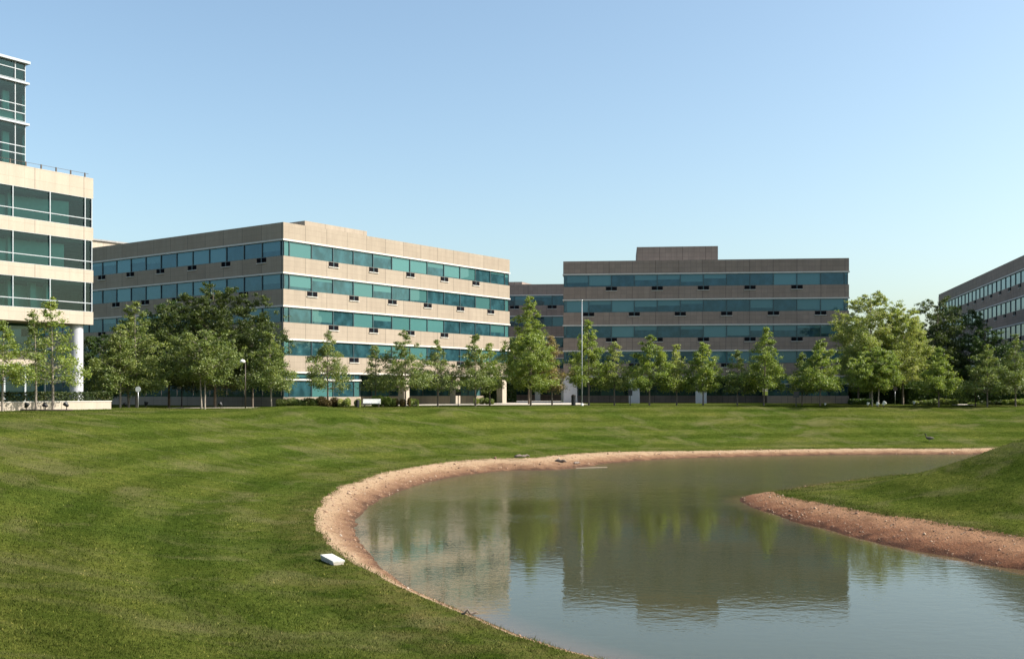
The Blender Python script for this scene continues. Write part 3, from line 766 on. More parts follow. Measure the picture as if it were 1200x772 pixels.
# ---- A: near block at the left with its glass tower
PA = (wx(109.3, 102.4), 102.4)
aA = (math.sin(math.radians(34)), math.cos(math.radians(34)))
LA = 46.0; DA = 34.0
fA = Face((PA[0]-aA[0]*LA, PA[1]-aA[1]*LA), aA)
bA = Building('office_building', 'cream office block with teal glass and a glass tower at the left edge', PA)
fpA = footprint(fA, LA, DA)
ZA = [(24.8, 26.72), (20.8, 22.0), (16.8, 17.96), (12.8, 14.0)]
bA.solid('wall', [(fpA, a, b_) for a, b_ in ZA], M['stone_pale'])
bA.solid('roof', [(footprint(fA, LA-.6, DA-.6, 0, .6, .6), 26.725, 26.76)], M['roof'])
edge = [LA-.14]; t = LA-.14-0.72; 
edge.append(t)
for _ in range(11): t -= 3.62; edge.append(t)
edge = sorted(edge)
fAe = Face(PA, fA.i)                       # end face turned away from us
for z0, z1 in ((22.0, 24.8), (17.96, 20.8), (14.0, 16.8)):
    bA.window_row(fA, edge, z0, z1, M['glass_clear'], M['whitemetal'], bar=.045, lines=(0.82,), deep=.14)
    bA.window_row(fAe, [.14, 5, 10, 15, 20, 25, 30, DA-.2], z0, z1, M['glass_clear'], M['whitemetal'], bar=.07, lines=(0.82,), deep=.14)
# rooms behind the clear glass: pale columns, and partitions slanted to shape a sun patch
rm = []
for z0, z1 in ((22.0, 24.8), (17.96, 20.8), (14.0, 16.8)):
    q = {22.0: (9.0, 2.8, .9, 2.0), 17.96: (10.5, 2.9, 1.2, 2.3), 14.0: (12.0, 3.6, 3.0, 2.6)}[z0]
    rm.append(([fA.pt(LA-q[0], q[1]), fA.pt(LA-q[3], q[2]), fA.pt(LA-q[3], q[2]+.15), fA.pt(LA-q[0], q[1]+.15)], z0+.062, z1-.5))
    for t in (LA-13.6, LA-21): rm.append(([fA.pt(t, 1.6), fA.pt(t+.15, 1.6), fA.pt(t+.15, 7), fA.pt(t, 7)], z0+.005, z1-.6))
    for t in (LA-3.6, LA-5.2, LA-7.4, LA-16.5, LA-25): rm.append(([fA.pt(t, 2.0), fA.pt(t+.55, 2.0), fA.pt(t+.55, 2.55), fA.pt(t, 2.55)], z0+.005, z1-.005))
bA.solid('partition', rm, M['int_wall'])
bA.solid('inner_core', [(footprint(fA, LA-4, DA-4, 0, 2, 7.5), z0+.004, z1-.004) for z0, z1 in ((22.0, 24.8), (17.96, 20.8), (14.0, 16.8))] + [(footprint(fA, LA-.3, DA-.3, 0, .3, .5), z0+.002, z0+.06) for z0 in (22.0, 17.96, 14.0)] + [(footprint(fA, LA-.3, DA-.3, 0, .3, .5), z1-.3, z1-.002) for z1 in (24.8, 20.8, 16.8)], M['int_dark'])
# recessed base
fR = Face(fA.pt(0, 3.6), fA.a); LR = LA-2.6
bA.solid('wall', [(footprint(fR, LR, DA-6), 8.9, 10.2), (footprint(fR, LR, DA-6), G-.3, 5.0)], M['stone_pale'])
tb = [LR-.05-2.05*k for k in range(20)][::-1]; tb = [tb[0]] + tb[1:]
bA.window_row(fR, tb, 5.0, 8.9, M['glass_clear'], M['whitemetal'], bar=.08, deep=.14)
bA.window_row(fR, tb[1::2], 10.2, 12.8, M['glass_clear'], M['mullion'], bar=.06, lines=(.75,))
bA.solid('partition', [(footprint(fR, LR-5, DA-9, 0, 0, 5), 5.0, 8.895), (footprint(fR, LR-5, DA-9, 0, 0, 4), 10.205, 12.79)], M['int_dark'])
for t in (LA-1.15, LA-12, LA-23, LA-34):
    mb = MB(); c0 = fA.pt(t, .95); mb.tube([(0,0,0), (0,0,12.8-G+.01)], .6, 28, 0, False)
    mb.tube([(0,0,3.35), (0,0,3.43)], .615, 28, 1, False)
    link('column', mb.mesh('column', [M['column'], M['trim_grey']]), bA.root, bA.rel(c0, G))
# tower
fT = Face(fA.pt(0, 7.6), fA.a)
LT = None
k_ = (32-600)/F
# length so that the tower's right edge falls where the photograph shows it
P0 = fT.pt(0); LT = (k_*P0[1]-P0[0])/(fT.a[0]-k_*fT.a[1])
DT = 14.0
def tz(py): return wz(py, fT.pt(LT)[1])
ftp = footprint(fT, LT, DT)
bA.solid('tower_slab', [(footprint(fT, LT, DT, .22), tz(75.5), tz(75.5)+.24), (footprint(fT, LT, DT, .16), tz(99.7), tz(99.7)+.20), (footprint(fT, LT, DT, .16), tz(147.5), tz(147.5)+.20)], M['whitemetal'])
ttow = [LT-.14, LT-1.05-.14] + [LT-1.19-4.6*k for k in range(1, 7)]; ttow = [max(t, .1) for t in ttow[::-1] if t > -3]
fTe = Face(fT.pt(LT), fT.i)
for z0, z1, ln in ((tz(99.7)+.32, tz(75.5), (tz(83.5)-tz(99.7)-.32,)), (tz(147.5)+.32, tz(99.7), (tz(134)-tz(147.5)-.32, tz(124.5)-tz(147.5)-.32)), (26.76, tz(147.5), (tz(181.5)-26.76, tz(172.5)-26.76))):
    bA.window_row(fT, ttow, z0, z1, M['glass_clear'], M['whitemetal'], bar=.045, lines=tuple(round(v, 2) for v in ln), deep=.05)
    bA.window_row(fTe, [.14, 4.6, 9.2, DT-.2], z0, z1, M['glass_clear'], M['whitemetal'], bar=.045, lines=tuple(round(v, 2) for v in ln), deep=.05)
tw = []
for z0, z1 in ((tz(134), tz(99.7)), (27.5, tz(147.5))):
    tw.append((footprint(fT, LT-1.8, DT-2, 0, 0, 4.5), z0, z1-.01))
    for t in (LT-1.6, LT-3.1, LT-4.6): tw.append(([fT.pt(t, 1.6), fT.pt(t+.7, 1.6), fT.pt(t+.7, 1.9), fT.pt(t, 1.9)], z0, z1-.6))
tw += [(footprint(fT, LT-.3, DT-.3, 0, .3, .3), z, z+.9) for z in (tz(147.5)-.0+.33, 26.78)]
bA.solid('partition', tw[1:4]+tw[5:], M['int_wall'])
bA.solid('inner_core', [tw[0], tw[4]]+[(footprint(fT, LT-.3, DT-.3, 0, .3, .3), a-.35, a-.02) for a in (tz(99.7), tz(147.5))], M['int_dark'])
bA.solid('spandrel', [(footprint(fT, LT-.25, DT-.25, 0, .25, .25), tz(99.7)+.34, tz(75.5)-.01)], M['hall_glass'])
# roof railing: posts and a thin cable
mb = MB()
for k in range(30):
    t = LA-.7-k*1.5
    if t < 0: break
    mb.box(t-.06, t+.06, .25, .33, 0, .42)
mb.box(0, LA-.3, .28, .30, .36, .39)
bA.faceobj('railing', mb, [M['bronze']], fA, 0, 26.76)

# ------------------------------------------------------------------ planter and hedge before A
PE = (wx(130.5, 97.5), 97.5)
fP = Face(PE, aA)
pl = empty('planter_wall', (PE[0], PE[1], G), 'long low cream planter wall at the foot of the left office', 'planter')
mb = MB(); mb.box(-44, 0, 0, .35, -.4, .95); link('wall', mb.mesh('wall', [M['stone_pale']]), pl, rz=fP.rz)
mb = MB(); mb.box(-44, .04, -.04, .4, .952, 1.02); link('coping', mb.mesh('coping', [M['trim']]), pl, rz=fP.rz)
mb = MB(); mb.box(-44, 0, .36, 1.6, -.4, .86); link('soil', mb.mesh('soil', [M['mulch']]), pl, rz=fP.rz)

# ------------------------------------------------------------------ vegetation
def leaf_quads(cent, size, r, up=0.25, droop=0.0):
    n = len(cent)
    nrm = r.normal(size=(n, 3)); nrm[:, 2] = np.abs(nrm[:, 2])+up; nrm /= np.linalg.norm(nrm, axis=1)[:, None]
    a = np.cross(nrm, r.normal(size=(n, 3))); a /= np.linalg.norm(a, axis=1)[:, None]+1e-9
    b = np.cross(nrm, a)
    s = size[:, None]
    V = np.stack([cent-a*s, cent-b*s*.55, cent+a*s, cent+b*s*.55], 1)
    return V.reshape(-1, 3)

def tube_np(pts, r0, r1, k=5):
    pts = np.asarray(pts); n = len(pts); d = np.gradient(pts, axis=0); d /= np.linalg.norm(d, axis=1)[:, None]+1e-9
    ref = np.where(np.abs(d[:, 2:3]) < .9, np.array([[0, 0, 1.]]), np.array([[1., 0, 0]]))
    u = np.cross(d, ref); u /= np.linalg.norm(u, axis=1)[:, None]; w = np.cross(d, u)
    rr = np.linspace(r0, r1, n)[:, None, None]; th = np.arange(k)*2*np.pi/k
    ring = pts[:, None]+rr*(u[:, None]*np.cos(th)[None, :, None]+w[:, None]*np.sin(th)[None, :, None])
    f = []
    for i in range(n-1):
        for j in range(k): f.append((i*k+j, (i+1)*k+j, (i+1)*k+(j+1) % k, i*k+(j+1) % k))
    return ring.reshape(-1, 3), np.array(f)

def tree(name, px, topy, D, width_px, label, leaf='spring', shape='cone', crown_base=0.3, dens=1.0, trunks=1, seed=0, group=None, leaf_s=0.105, lean=0.0, base_z=None, bark='bark', cluster=0.34, gaps=0.28, nb=None):
    r = np.random.default_rng(1000+seed)
    X = wx(px, D); W = width_px/F*D/2
    if base_z is None: base_z = float(ground(np.array([X]), np.array([float(D)]))[0][0])
    H = wz(topy, D)-base_z
    W *= {'cone': 1.16, 'round': 1.14, 'broad': 1.12, 'slim': 1.05}[shape]
    root = empty(name, (X, D, base_z), label, 'tree', group)
    tv, tf, off = [], [], 0
    def add(pts, a, b, k=5):
        nonlocal off
        v, f = tube_np(pts, a, b, k); tv.append(v); tf.append(f+off); off += len(v)
    leafc = []
    cb = crown_base*H
    def prof(u):
        if shape == 'cone': return (np.minimum(1.08, .72+u*3))*np.power(np.maximum(1-u, 0), .92)*1.02+.03
        if shape == 'slim': return (np.minimum(1, .55+u*2.2))*np.power(np.maximum(1-u, 0), .66)*.98
        if shape == 'round': return np.power(np.sin(np.pi*np.clip(u*.86+.10, 0, 1)), .6)
        if shape == 'broad': return np.power(np.sin(np.pi*np.clip(u*.80+.17, 0, 1)), .75)
    lobes = r.uniform(0, 6.28, 3)
    for ti in range(trunks):
        ox, oy = (0, 0) if trunks == 1 else (r.uniform(-.35, .35)*W*1.0, r.uniform(-.5, .5))
        if ti == 0: ox = oy = 0
        top = np.array([lean*H*.1, 0, H*.97]); k = 9
        tt = np.linspace(0, 1, k)[:, None]
        wob = np.cumsum(r.normal(0, .012*H/3, (k, 3)), 0)*np.array([[1, 1, 0]])
        tr = np.array([[ox, oy, -.15]])*(1-tt)+(top if ti == 0 else top*np.array([1, 1, .7])+np.array([ox*1.5, oy, 0]))*tt+wob*tt
        tr[:, 2] = np.linspace(-.15, H*(.97 if ti == 0 else .7), k)
        rt = 0.010*H+.028
        add(tr, rt, .015, 7)
        nbr = nb or int(26+H*2.2)
        if ti > 0: nbr //= 2
        for i in range(nbr):
            u = (i+r.random())/nbr
            u = u**1.05
            hh = cb+u*(H-cb)*.97
            az = i*2.39996+r.normal(0, .35)
            lob = 1+.16*math.sin(az*2+lobes[0])+.13*math.sin(az*3+lobes[1]+u*5)
            R = W*float(prof(np.array(u)))*lob*r.uniform(.70, 1.10)
            if r.random() < .12: R *= 1.18
            R = max(R, .18)
            el = {'cone': .35+.6*u, 'slim': .6+.4*u, 'round': .25+.8*u, 'broad': .15+.9*u}[shape]
            rise = R*math.tan(min(el, 1.1))*.75
            h0 = max(cb*.90, hh-rise*.62); rise = hh-h0
            k0 = np.interp(h0, tr[:, 2], np.arange(k)); p0 = np.array([np.interp(k0, np.arange(k), tr[:, j]) for j in range(3)])
            end = np.array([p0[0]+math.cos(az)*R, p0[1]+math.sin(az)*R, min(hh+r.normal(0, .12), H*.985)])
            mid = (p0+end)/2+np.array([0, 0, rise*.12])+r.normal(0, .04*R, 3)
            ts = np.linspace(0, 1, 5)[:, None]; br = (1-ts)**2*p0+2*ts*(1-ts)*mid+ts**2*end
            add(br, .008+.010*R, .005, 4)
            # twigs
            ncl = max(3, int(R*5.2*dens))
            for c in range(ncl):
                s = r.uniform(.28, 1.02)**.75
                pc = (1-s)**2*p0+2*s*(1-s)*mid+s**2*end
                spread = cluster*(.45+.55*R/1.5)*(1.15-.5*s)
                pc = pc+r.normal(0, 1, 3)*np.array([spread, spread, spread*.55])
                if r.random() < gaps: continue
                nl = int(r.integers(30, 66)*dens)
                leafc.append(pc+r.normal(0, 1, (nl, 3))*np.array([.27, .27, .17])*(.8+.25*H/10)*(.45+.55*(1-u)))
    lc = np.concatenate(leafc)
    lc = lc[lc[:, 2] < H]
    lsz = leaf_s*r.uniform(.6, 1.25, len(lc))*1.0
    V = leaf_quads(lc, lsz, r)
    tvv = np.concatenate(tv); tff = np.concatenate(tf)
    tm = mesh_np('trunk', tvv, tff.ravel(), 4, [M[bark]], True)
    link('trunk', tm, root)
    # colour varies by clump and by leaf
    cl = np.clip(.5+.35*fbm(lc[:, 0]+seed*3.1, lc[:, 1]+lc[:, 2], .9, 5, 2)+r.normal(0, .22, len(lc)), 0, 1)
    cm = mesh_np('crown', V, np.arange(len(V)), 4, [L_[leaf]], False, None, {'rnd': np.repeat(cl, 4)})
    link('crown', cm, root)
    return root

def bush(name, px0, px1, topy, D, depth, label, leaf='hedge', cat='shrub', base_z=G, dens=1.0, box=False, seed=0, group=None, leaf_s=.09, y0=None, lump=0.35, along=None):
    r = np.random.default_rng(5000+seed)
    x0, x1 = wx(px0, D), wx(px1, D); W = x1-x0; H = wz(topy, D)-base_z
    root = empty(name, ((x0+x1)/2, D, base_z), label, cat, group)
    n = int(W*max(depth, .6)*H*900*dens)
    n = min(max(n, 500), 26000)
    if box:
        u = r.uniform(-.5, .5, (n, 3)); ax = r.integers(0, 3, n); 
        face = np.sign(r.uniform(-1, 1, n))*.5
        sel = r.random(n) < .8
        for k in range(3): u[sel & (ax == k), k] = face[sel & (ax == k)]
        P = np.stack([u[:, 0]*W, u[:, 1]*depth, (u[:, 2]+.5)*H], 1)
        P[:, 2] = P[:, 2]*(1+.10*fbm(P[:, 0], P[:, 1], 1.2, 9, 3)); P = P+r.normal(0, .04, P.shape)
    else:
        nc = max(3, int(W*1.6)); cx = np.linspace(-.5, .5, nc)*W*.86+r.normal(0, .1, nc); hs = H*r.uniform(1-lump, 1.0, nc); rs = r.uniform(.45, .75, nc)*max(.6, min(1.2, W/3)); cy = r.uniform(-.3, .3, nc)*depth
        i = r.integers(0, nc, n); d = r.normal(size=(n, 3)); d /= np.linalg.norm(d, axis=1)[:, None]; rad_ = r.uniform(.55, 1.05, n)[:, None]
        d = d*rad_
        P = np.stack([cx[i]+d[:, 0]*rs[i], cy[i]+d[:, 1]*depth*.5, hs[i]*.5+d[:, 2]*hs[i]*.5], 1)
        P[:, 0] = np.clip(P[:, 0], -W*.52, W*.52)
        P[:, 2] = np.maximum(P[:, 2], .02)
    if along is not None:
        W = 44; root.location = (*along.pt(-21.8, .95), base_z); root.rotation_euler = (0, 0, along.rz)
        P[:, 0] *= W/(x1-x0)
    V = leaf_quads(P, leaf_s*r.uniform(.6, 1.3, n), r)
    link('foliage', mesh_np('foliage', V, np.arange(len(V)), 4, [L_[leaf]], False, None, {'rnd': np.repeat(np.clip(.5+.4*fbm(P[:, 0], P[:, 2], .8, 3, 2)+r.normal(0, .2, n), 0, 1), 4)}), root)
    mb = MB()
    ns = max(3, int(W*1.2))
    for k in range(ns):
        xx = -W*.42+W*.84*(k+.5)/ns; mb.tube([(xx, 0, -.05), (xx+r.normal(0, .08), r.normal(0, .1), H*.45), (xx+r.normal(0, .15), r.normal(0, .15), H*.8)], [.02, .014, .005], 5)
    link('stem', mb.mesh('stem', [M['bark']]), root)
    return root

bush('hedge', -120, 127, 460, 99.1, 1.1, 'clipped dark hedge in the planter of the left office', 'hedge', 'hedge', base_z=G+.86, box=True, seed=1, dens=2.4, leaf_s=.10, along=fP)

T = tree
row = 'young trees in the front row on the lawn crest'
# near the left office
T('young_tree', 3, 374, 87.5, 60, 'young tree cut by the left edge of the photo before the cream office', 'spring', 'cone', .32, seed=1, group=row, bark='bark_pale', dens=.8)
T('young_tree', 62, 346, 91, 66, 'tall slender tree standing before the round column end of the cream office', 'spring', 'cone', .26, seed=2, group=row, bark='bark_pale', dens=.72, gaps=.4, nb=46)
T('young_tree', 42, 362, 89.8, 34, 'thin tree just left of the tall slender one before the cream office', 'mid', 'slim', .3, seed=3, group=row, bark='bark_pale', dens=.6, gaps=.45)
# cluster at the corner
T('young_tree', 141, 378, 107, 66, 'pale green tree in the clump just right of the round column', 'mid', 'cone', .22, seed=4, group=row, bark='bark_pale', dens=.95)
T('young_tree', 160, 350, 109, 66, 'taller double trunked tree in the clump right of the round column', 'mid', 'cone', .20, trunks=2, seed=5, group=row, bark='bark_pale', dens=.95)
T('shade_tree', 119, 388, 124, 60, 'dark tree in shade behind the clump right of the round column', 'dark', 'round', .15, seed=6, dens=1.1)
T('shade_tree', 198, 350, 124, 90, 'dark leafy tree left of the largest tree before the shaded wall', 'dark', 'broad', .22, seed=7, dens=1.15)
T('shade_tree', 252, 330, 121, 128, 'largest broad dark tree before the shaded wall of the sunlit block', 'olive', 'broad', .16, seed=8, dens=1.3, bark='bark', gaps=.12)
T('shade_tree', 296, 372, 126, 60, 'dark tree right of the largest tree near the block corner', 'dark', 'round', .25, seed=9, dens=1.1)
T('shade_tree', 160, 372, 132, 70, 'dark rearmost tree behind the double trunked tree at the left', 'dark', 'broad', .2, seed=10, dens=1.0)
T('young_tree', 240, 384, 108, 70, 'bright round headed tree with two trunks before the largest tree', 'mid', 'round', .36, trunks=2, seed=11, group=row, dens=.85, bark='bark_pale', nb=44)
T('young_tree', 318, 388, 112, 54, 'bright tree right of the lamp at the corner of the sunlit block', 'mid', 'cone', .28, seed=12, group=row, bark='bark_pale')
# before the sunlit face
T('young_tree', 384, 387, 127, 60, 'lone conical tree before the sunlit face left of the white bench', 'mid', 'cone', .26, seed=13, group=row, dens=.85, gaps=.35)
T('young_tree', 440, 404, 130, 36, 'small thin tree just right of the white bench before the sunlit face', 'mid', 'cone', .26, seed=14, group=row, dens=.75, gaps=.35)
T('young_tree', 475, 386, 129, 62, 'wide conical tree before the leftmost pier of the sunlit block', 'mid', 'cone', .26, seed=15, group=row, dens=.9, gaps=.3)
T('young_tree', 513, 397, 132, 50, 'conical tree just left of the black sign before the sunlit block', 'mid', 'cone', .28, seed=16, group=row, dens=.8, gaps=.35)
T('young_tree', 557, 391, 133, 52, 'conical tree just right of the black sign before the sunlit block', 'mid', 'cone', .26, seed=17, group=row, dens=.95)
T('young_tree', 574, 402, 142, 40, 'narrow tree behind the tree right of the black sign', 'spring', 'slim', .3, seed=18, group=row, dens=.8)
# gap and right block
T('shade_tree', 620, 343, 152, 60, 'tall pointed green tree in the gap between the two big blocks', 'spring', 'slim', .2, seed=19, dens=1.1, gaps=.12)
T('young_tree', 622, 388, 137, 62, 'dense bright tree before the tall pointed one in the gap', 'spring', 'round', .24, seed=20, group=row, dens=1.1, gaps=.12)
T('young_tree', 647, 392, 139, 36, 'bronze tinged tree just left of the flagpole', 'bronze', 'slim', .22, seed=21, group=row, dens=.95)
T('young_tree', 690, 374, 141, 50, 'tall conical tree just right of the flagpole', 'spring', 'cone', .24, seed=22, group=row, dens=1.05, gaps=.18)
T('young_tree', 720, 400, 141, 36, 'thin yellowish tree between the flagpole tree and the black notice panel', 'yellow', 'slim', .26, seed=23, group=row, dens=.9)
T('young_tree', 761, 391, 141, 54, 'broad conical tree just right of the black notice panel', 'spring', 'cone', .26, seed=24, group=row, dens=1.1, gaps=.15)
T('young_tree', 793, 401, 142, 32, 'narrow yellowish tree midway along the shaded block', 'yellow', 'slim', .26, seed=25, group=row, dens=.85)
T('young_tree', 824, 400, 141, 46, 'full round tree in front of the second grey pier of the shaded block', 'spring', 'slim', .24, seed=26, group=row, dens=1.15, gaps=.12)
T('young_tree', 864, 409, 142, 42, 'small open tree left of the tallest tree before the shaded block', 'mid', 'cone', .26, seed=27, group=row, dens=.85)
T('young_tree', 895, 382, 141, 50, 'tallest slim tree right of centre before the shaded block', 'spring', 'cone', .24, seed=28, group=row, dens=1.05, gaps=.18)
T('young_tree', 961, 396, 140, 62, 'rightmost conical tree before the shaded block right of its square sign', 'spring', 'cone', .26, seed=29, group=row, dens=1.05)
T('young_tree', 940, 412, 143, 34, 'small tree half hidden behind the rightmost tree of the shaded block', 'mid', 'cone', .26, seed=30, group=row, dens=.8)
# right hand grove
T('shade_tree', 1020, 340, 150, 80, 'tall bright tree beside the right corner of the shaded block', 'yellow', 'round', .22, seed=31, dens=1.15, gaps=.1)
T('shade_tree', 1058, 358, 150, 64, 'bright broad tree second from the corner of the shaded block', 'yellow', 'round', .22, seed=32, dens=1.1, gaps=.12)
T('shade_tree', 1006, 368, 158, 40, 'leafy tree squeezed against the corner of the shaded block', 'spring', 'round', .15, seed=33, dens=1.0)
T('young_tree', 1022, 406, 140, 50, 'bright three trunked tree with white lights at its foot', 'spring', 'round', .30, trunks=3, seed=34, group=row, dens=1.1, bark='bark_pale')
T('shade_tree', 1098, 344, 158, 58, 'tall tree with lit top beside the far end of the right block', 'olive', 'round', .2, seed=35, dens=1.05)  # olive leaves darken it in place of the right block's shadow
T('young_tree', 1100, 406, 140, 48, 'bright conical tree before the dark grove at the right', 'spring', 'cone', .26, seed=36, group=row, dens=1.1, gaps=.15)
T('young_tree', 1157, 403, 140, 56, 'conical tree just right of the globe lamp at the right', 'mid', 'cone', .24, seed=37, group=row, dens=.95)
T('young_tree', 1190, 391, 141, 48, 'young tree cut by the right edge of the photo', 'mid', 'cone', .24, seed=38, group=row, dens=.95)
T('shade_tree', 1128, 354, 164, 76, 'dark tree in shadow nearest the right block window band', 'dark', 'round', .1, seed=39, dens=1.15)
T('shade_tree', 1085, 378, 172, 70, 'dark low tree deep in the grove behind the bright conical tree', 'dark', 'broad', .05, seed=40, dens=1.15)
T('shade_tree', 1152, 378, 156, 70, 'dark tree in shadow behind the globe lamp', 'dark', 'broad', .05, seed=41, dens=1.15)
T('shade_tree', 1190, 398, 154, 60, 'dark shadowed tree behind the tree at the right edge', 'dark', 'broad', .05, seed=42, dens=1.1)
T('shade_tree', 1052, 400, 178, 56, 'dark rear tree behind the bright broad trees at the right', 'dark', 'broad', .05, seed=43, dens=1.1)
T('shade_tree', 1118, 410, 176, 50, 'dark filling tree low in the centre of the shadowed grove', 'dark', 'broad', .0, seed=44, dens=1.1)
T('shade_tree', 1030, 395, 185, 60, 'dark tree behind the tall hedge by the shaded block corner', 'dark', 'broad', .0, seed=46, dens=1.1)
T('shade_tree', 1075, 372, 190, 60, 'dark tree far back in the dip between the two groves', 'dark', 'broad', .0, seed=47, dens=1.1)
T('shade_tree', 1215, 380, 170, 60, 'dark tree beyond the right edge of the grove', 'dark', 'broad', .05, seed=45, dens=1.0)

# shrubs
bush('shrub', 326, 372, 466, 126, 1.6, 'low green shrub mass at the corner of the sunlit block', 'mid', seed=11, dens=1.2)
bush('shrub', 362, 400, 464, 126.5, 1.6, 'reddish brown shrub left of the pale variegated one', 'red', seed=12, dens=1.2)
bush('shrub', 398, 421, 463.5, 126.2, 1.5, 'pale variegated shrub just left of the white bench', 'yellow', seed=13, dens=1.2)
bush('shrub', 436, 463, 462.5, 128.5, 1.6, 'rounded green shrub just behind and right of the white bench', 'spring', seed=14, dens=1.2)
bush('shrub', 463, 480, 464.5, 129, 1.2, 'rusty low shrub at the foot of the leftmost pier', 'red', seed=15, dens=1.0)
bush('shrub', 482, 490, 466, 130, 1.0, 'tiny green shrub right of the leftmost pier', 'spring', seed=16, dens=1.0)
bush('shrub', 556, 578, 464.5, 148, 1.4, 'dim green shrub in the dark arcade of the sunlit block', 'mid', seed=17, dens=1.0, base_z=G+.05)
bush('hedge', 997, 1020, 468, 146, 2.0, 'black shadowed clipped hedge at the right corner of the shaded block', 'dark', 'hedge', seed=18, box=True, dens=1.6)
bush('shrub', 1072, 1096, 467, 144, 1.6, 'low shrub at the left end of the right hand shrub bed', 'mid', seed=19, dens=1.2)
bush('shrub', 1095, 1120, 466, 143.5, 1.8, 'bright rounded shrub under the bright conical tree', 'yellow', seed=20, dens=1.2)
bush('shrub', 1136, 1154, 471, 144, 1.4, 'small low shrub right of the grey footpath', 'mid', seed=21, dens=1.1)
bush('shrub', 1150, 1176, 468, 144.5, 1.6, 'olive shrub under the tree right of the globe lamp', 'hedge', seed=22, dens=1.2)
bush('shrub', 1178, 1212, 466.5, 143, 1.8, 'bright shrub at the right edge of the photo', 'spring', seed=23, dens=1.2)
bush('hedge', 536, 604, 448, 173, 2.5, 'added dark hedge standing in for shade seen through the arcade at the far end of the sunlit block', 'dark', 'hedge', seed=26, box=True, dens=1.2, leaf_s=.16)  # put in to darken the gap where bright lawn showed through
bush('hedge', 996, 1060, 452, 166, 3.0, 'added dark tall hedge closing the bright gap beside the shaded block corner', 'dark', 'hedge', seed=25, box=True, dens=1.2, leaf_s=.16)  # put in as a dark backdrop over the sunlit lawn behind
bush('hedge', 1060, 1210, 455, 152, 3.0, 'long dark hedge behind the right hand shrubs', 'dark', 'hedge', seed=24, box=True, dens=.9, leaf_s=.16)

# ------------------------------------------------------------------ street furniture
def lamp(px, headz, D, label, side=-1, r=0.27):
    root = empty('street_lamp', (wx(px, D), D, G), label, 'street lamp', 'white headed lamps')
    H = headz-G
    mb = MB(); mb.tube([(0,0,-.1), (0,0,.25)], .11, 12); mb.tube([(0,0,.25), (0,0,H-.1)], [.065, .045], 12); link('pole', mb.mesh('pole', [M['bronze']]), root)
    mb = MB(); mb.tube([(0,0,H-.12), (side*.12,0,H+.04), (side*.28,0,H+.08)], .03, 8); link('arm', mb.mesh('arm', [M['bronze']]), root)
    mb = MB()
    zz = [-.16, -.1, 0, .1, .18, .22]; rr = [.12, .24, r+.02, r*.85, r*.5, .02]
    mb.tube([(side*.28, 0, H+z) for z in zz], rr, 18); link('lamp_head', mb.mesh('lamp_head', [M['white']]), root)
lamp(287.5, wz(423.5, 105), 105, 'white headed lamp on a brown pole left of the sunlit block corner')
lamp(1143, wz(430, 141), 141, 'white headed lamp before the dark grove at the right', -1, .3)
lamp(213, wz(454, 122), 122, 'short white headed lamp under the largest dark tree at the left', -1, .24)

def round_sign(px, py, D, label, r=.38, col='white'):
    root = empty('round_sign', (wx(px, D), D, G), label, 'sign', 'round signs on posts')
    mb = MB(); mb.tube([(0,0,-.1), (0,0,wz(py, D)-G+.2)], .03, 8); link('post', mb.mesh('post', [M['steel']]), root)
    mb = MB(); h = wz(py, D)-G; mb.tube([(0,-.035,h), (0,-.06,h)], r, 24); link('disc', mb.mesh('disc', [M[col]]), root)
round_sign(162, 456, 104.5, 'white round sign among the trunks right of the cream office', .27)
round_sign(1049, 455.5, 146, 'dim grey round sign in the shade between the right hand trees', .30, 'bronze')

def panel_sign(px, top, bot, D, wpx, label):
    root = empty('panel_sign', (wx(px, D), D, G), label, 'sign', 'black panel signs on posts')
    w = wpx/F*D/2
    mb = MB(); mb.box(-.05, .05, .0, .08, -.1, wz(top, D)-G-.05); link('post', mb.mesh('post', [M['black']]), root)
    mb = MB(); mb.box(-w, w, -.06, -.003, wz(bot, D)-G, wz(top, D)-G); mb.box(-w-.03, w+.03, -.02, .0, wz(top, D)-G, wz(top, D)-G+.04)
    link('panel', mb.mesh('panel', [M['black']]), root)
panel_sign(537, 456, 463.5, 134, 6, 'square black sign panel on a post before the middle pier of the sunlit block')
panel_sign(933, 459, 465.5, 138, 6.5, 'square black sign panel on a post before the right end of the shaded block')
panel_sign(738.5, 457, 463.5, 139, 5, 'black notice panel on a post before the first grey pier of the shaded block')

# flagpole
root = empty('flagpole', (wx(682, 138), 138, G), 'tall bare white flagpole left of the shaded block front', 'flagpole')
H = wz(353, 138)-G
mb = MB(); mb.tube([(0,0,-.1), (0,0,.3)], [.2, .16], 14); link('base', mb.mesh('base', [M['white']]), root)
mb = MB(); mb.tube([(0,0,.3), (0,0,H*.5), (0,0,H)], [.08, .065, .045], 12); link('pole', mb.mesh('pole', [M['steelpaint']]), root)
mb = MB(); mb.tube([(0,0,H), (0,0,H+.05), (0,0,H+.13), (0,0,H+.2)], [.03, .09, .09, .02], 12); link('finial', mb.mesh('finial', [M['steel']]), root)

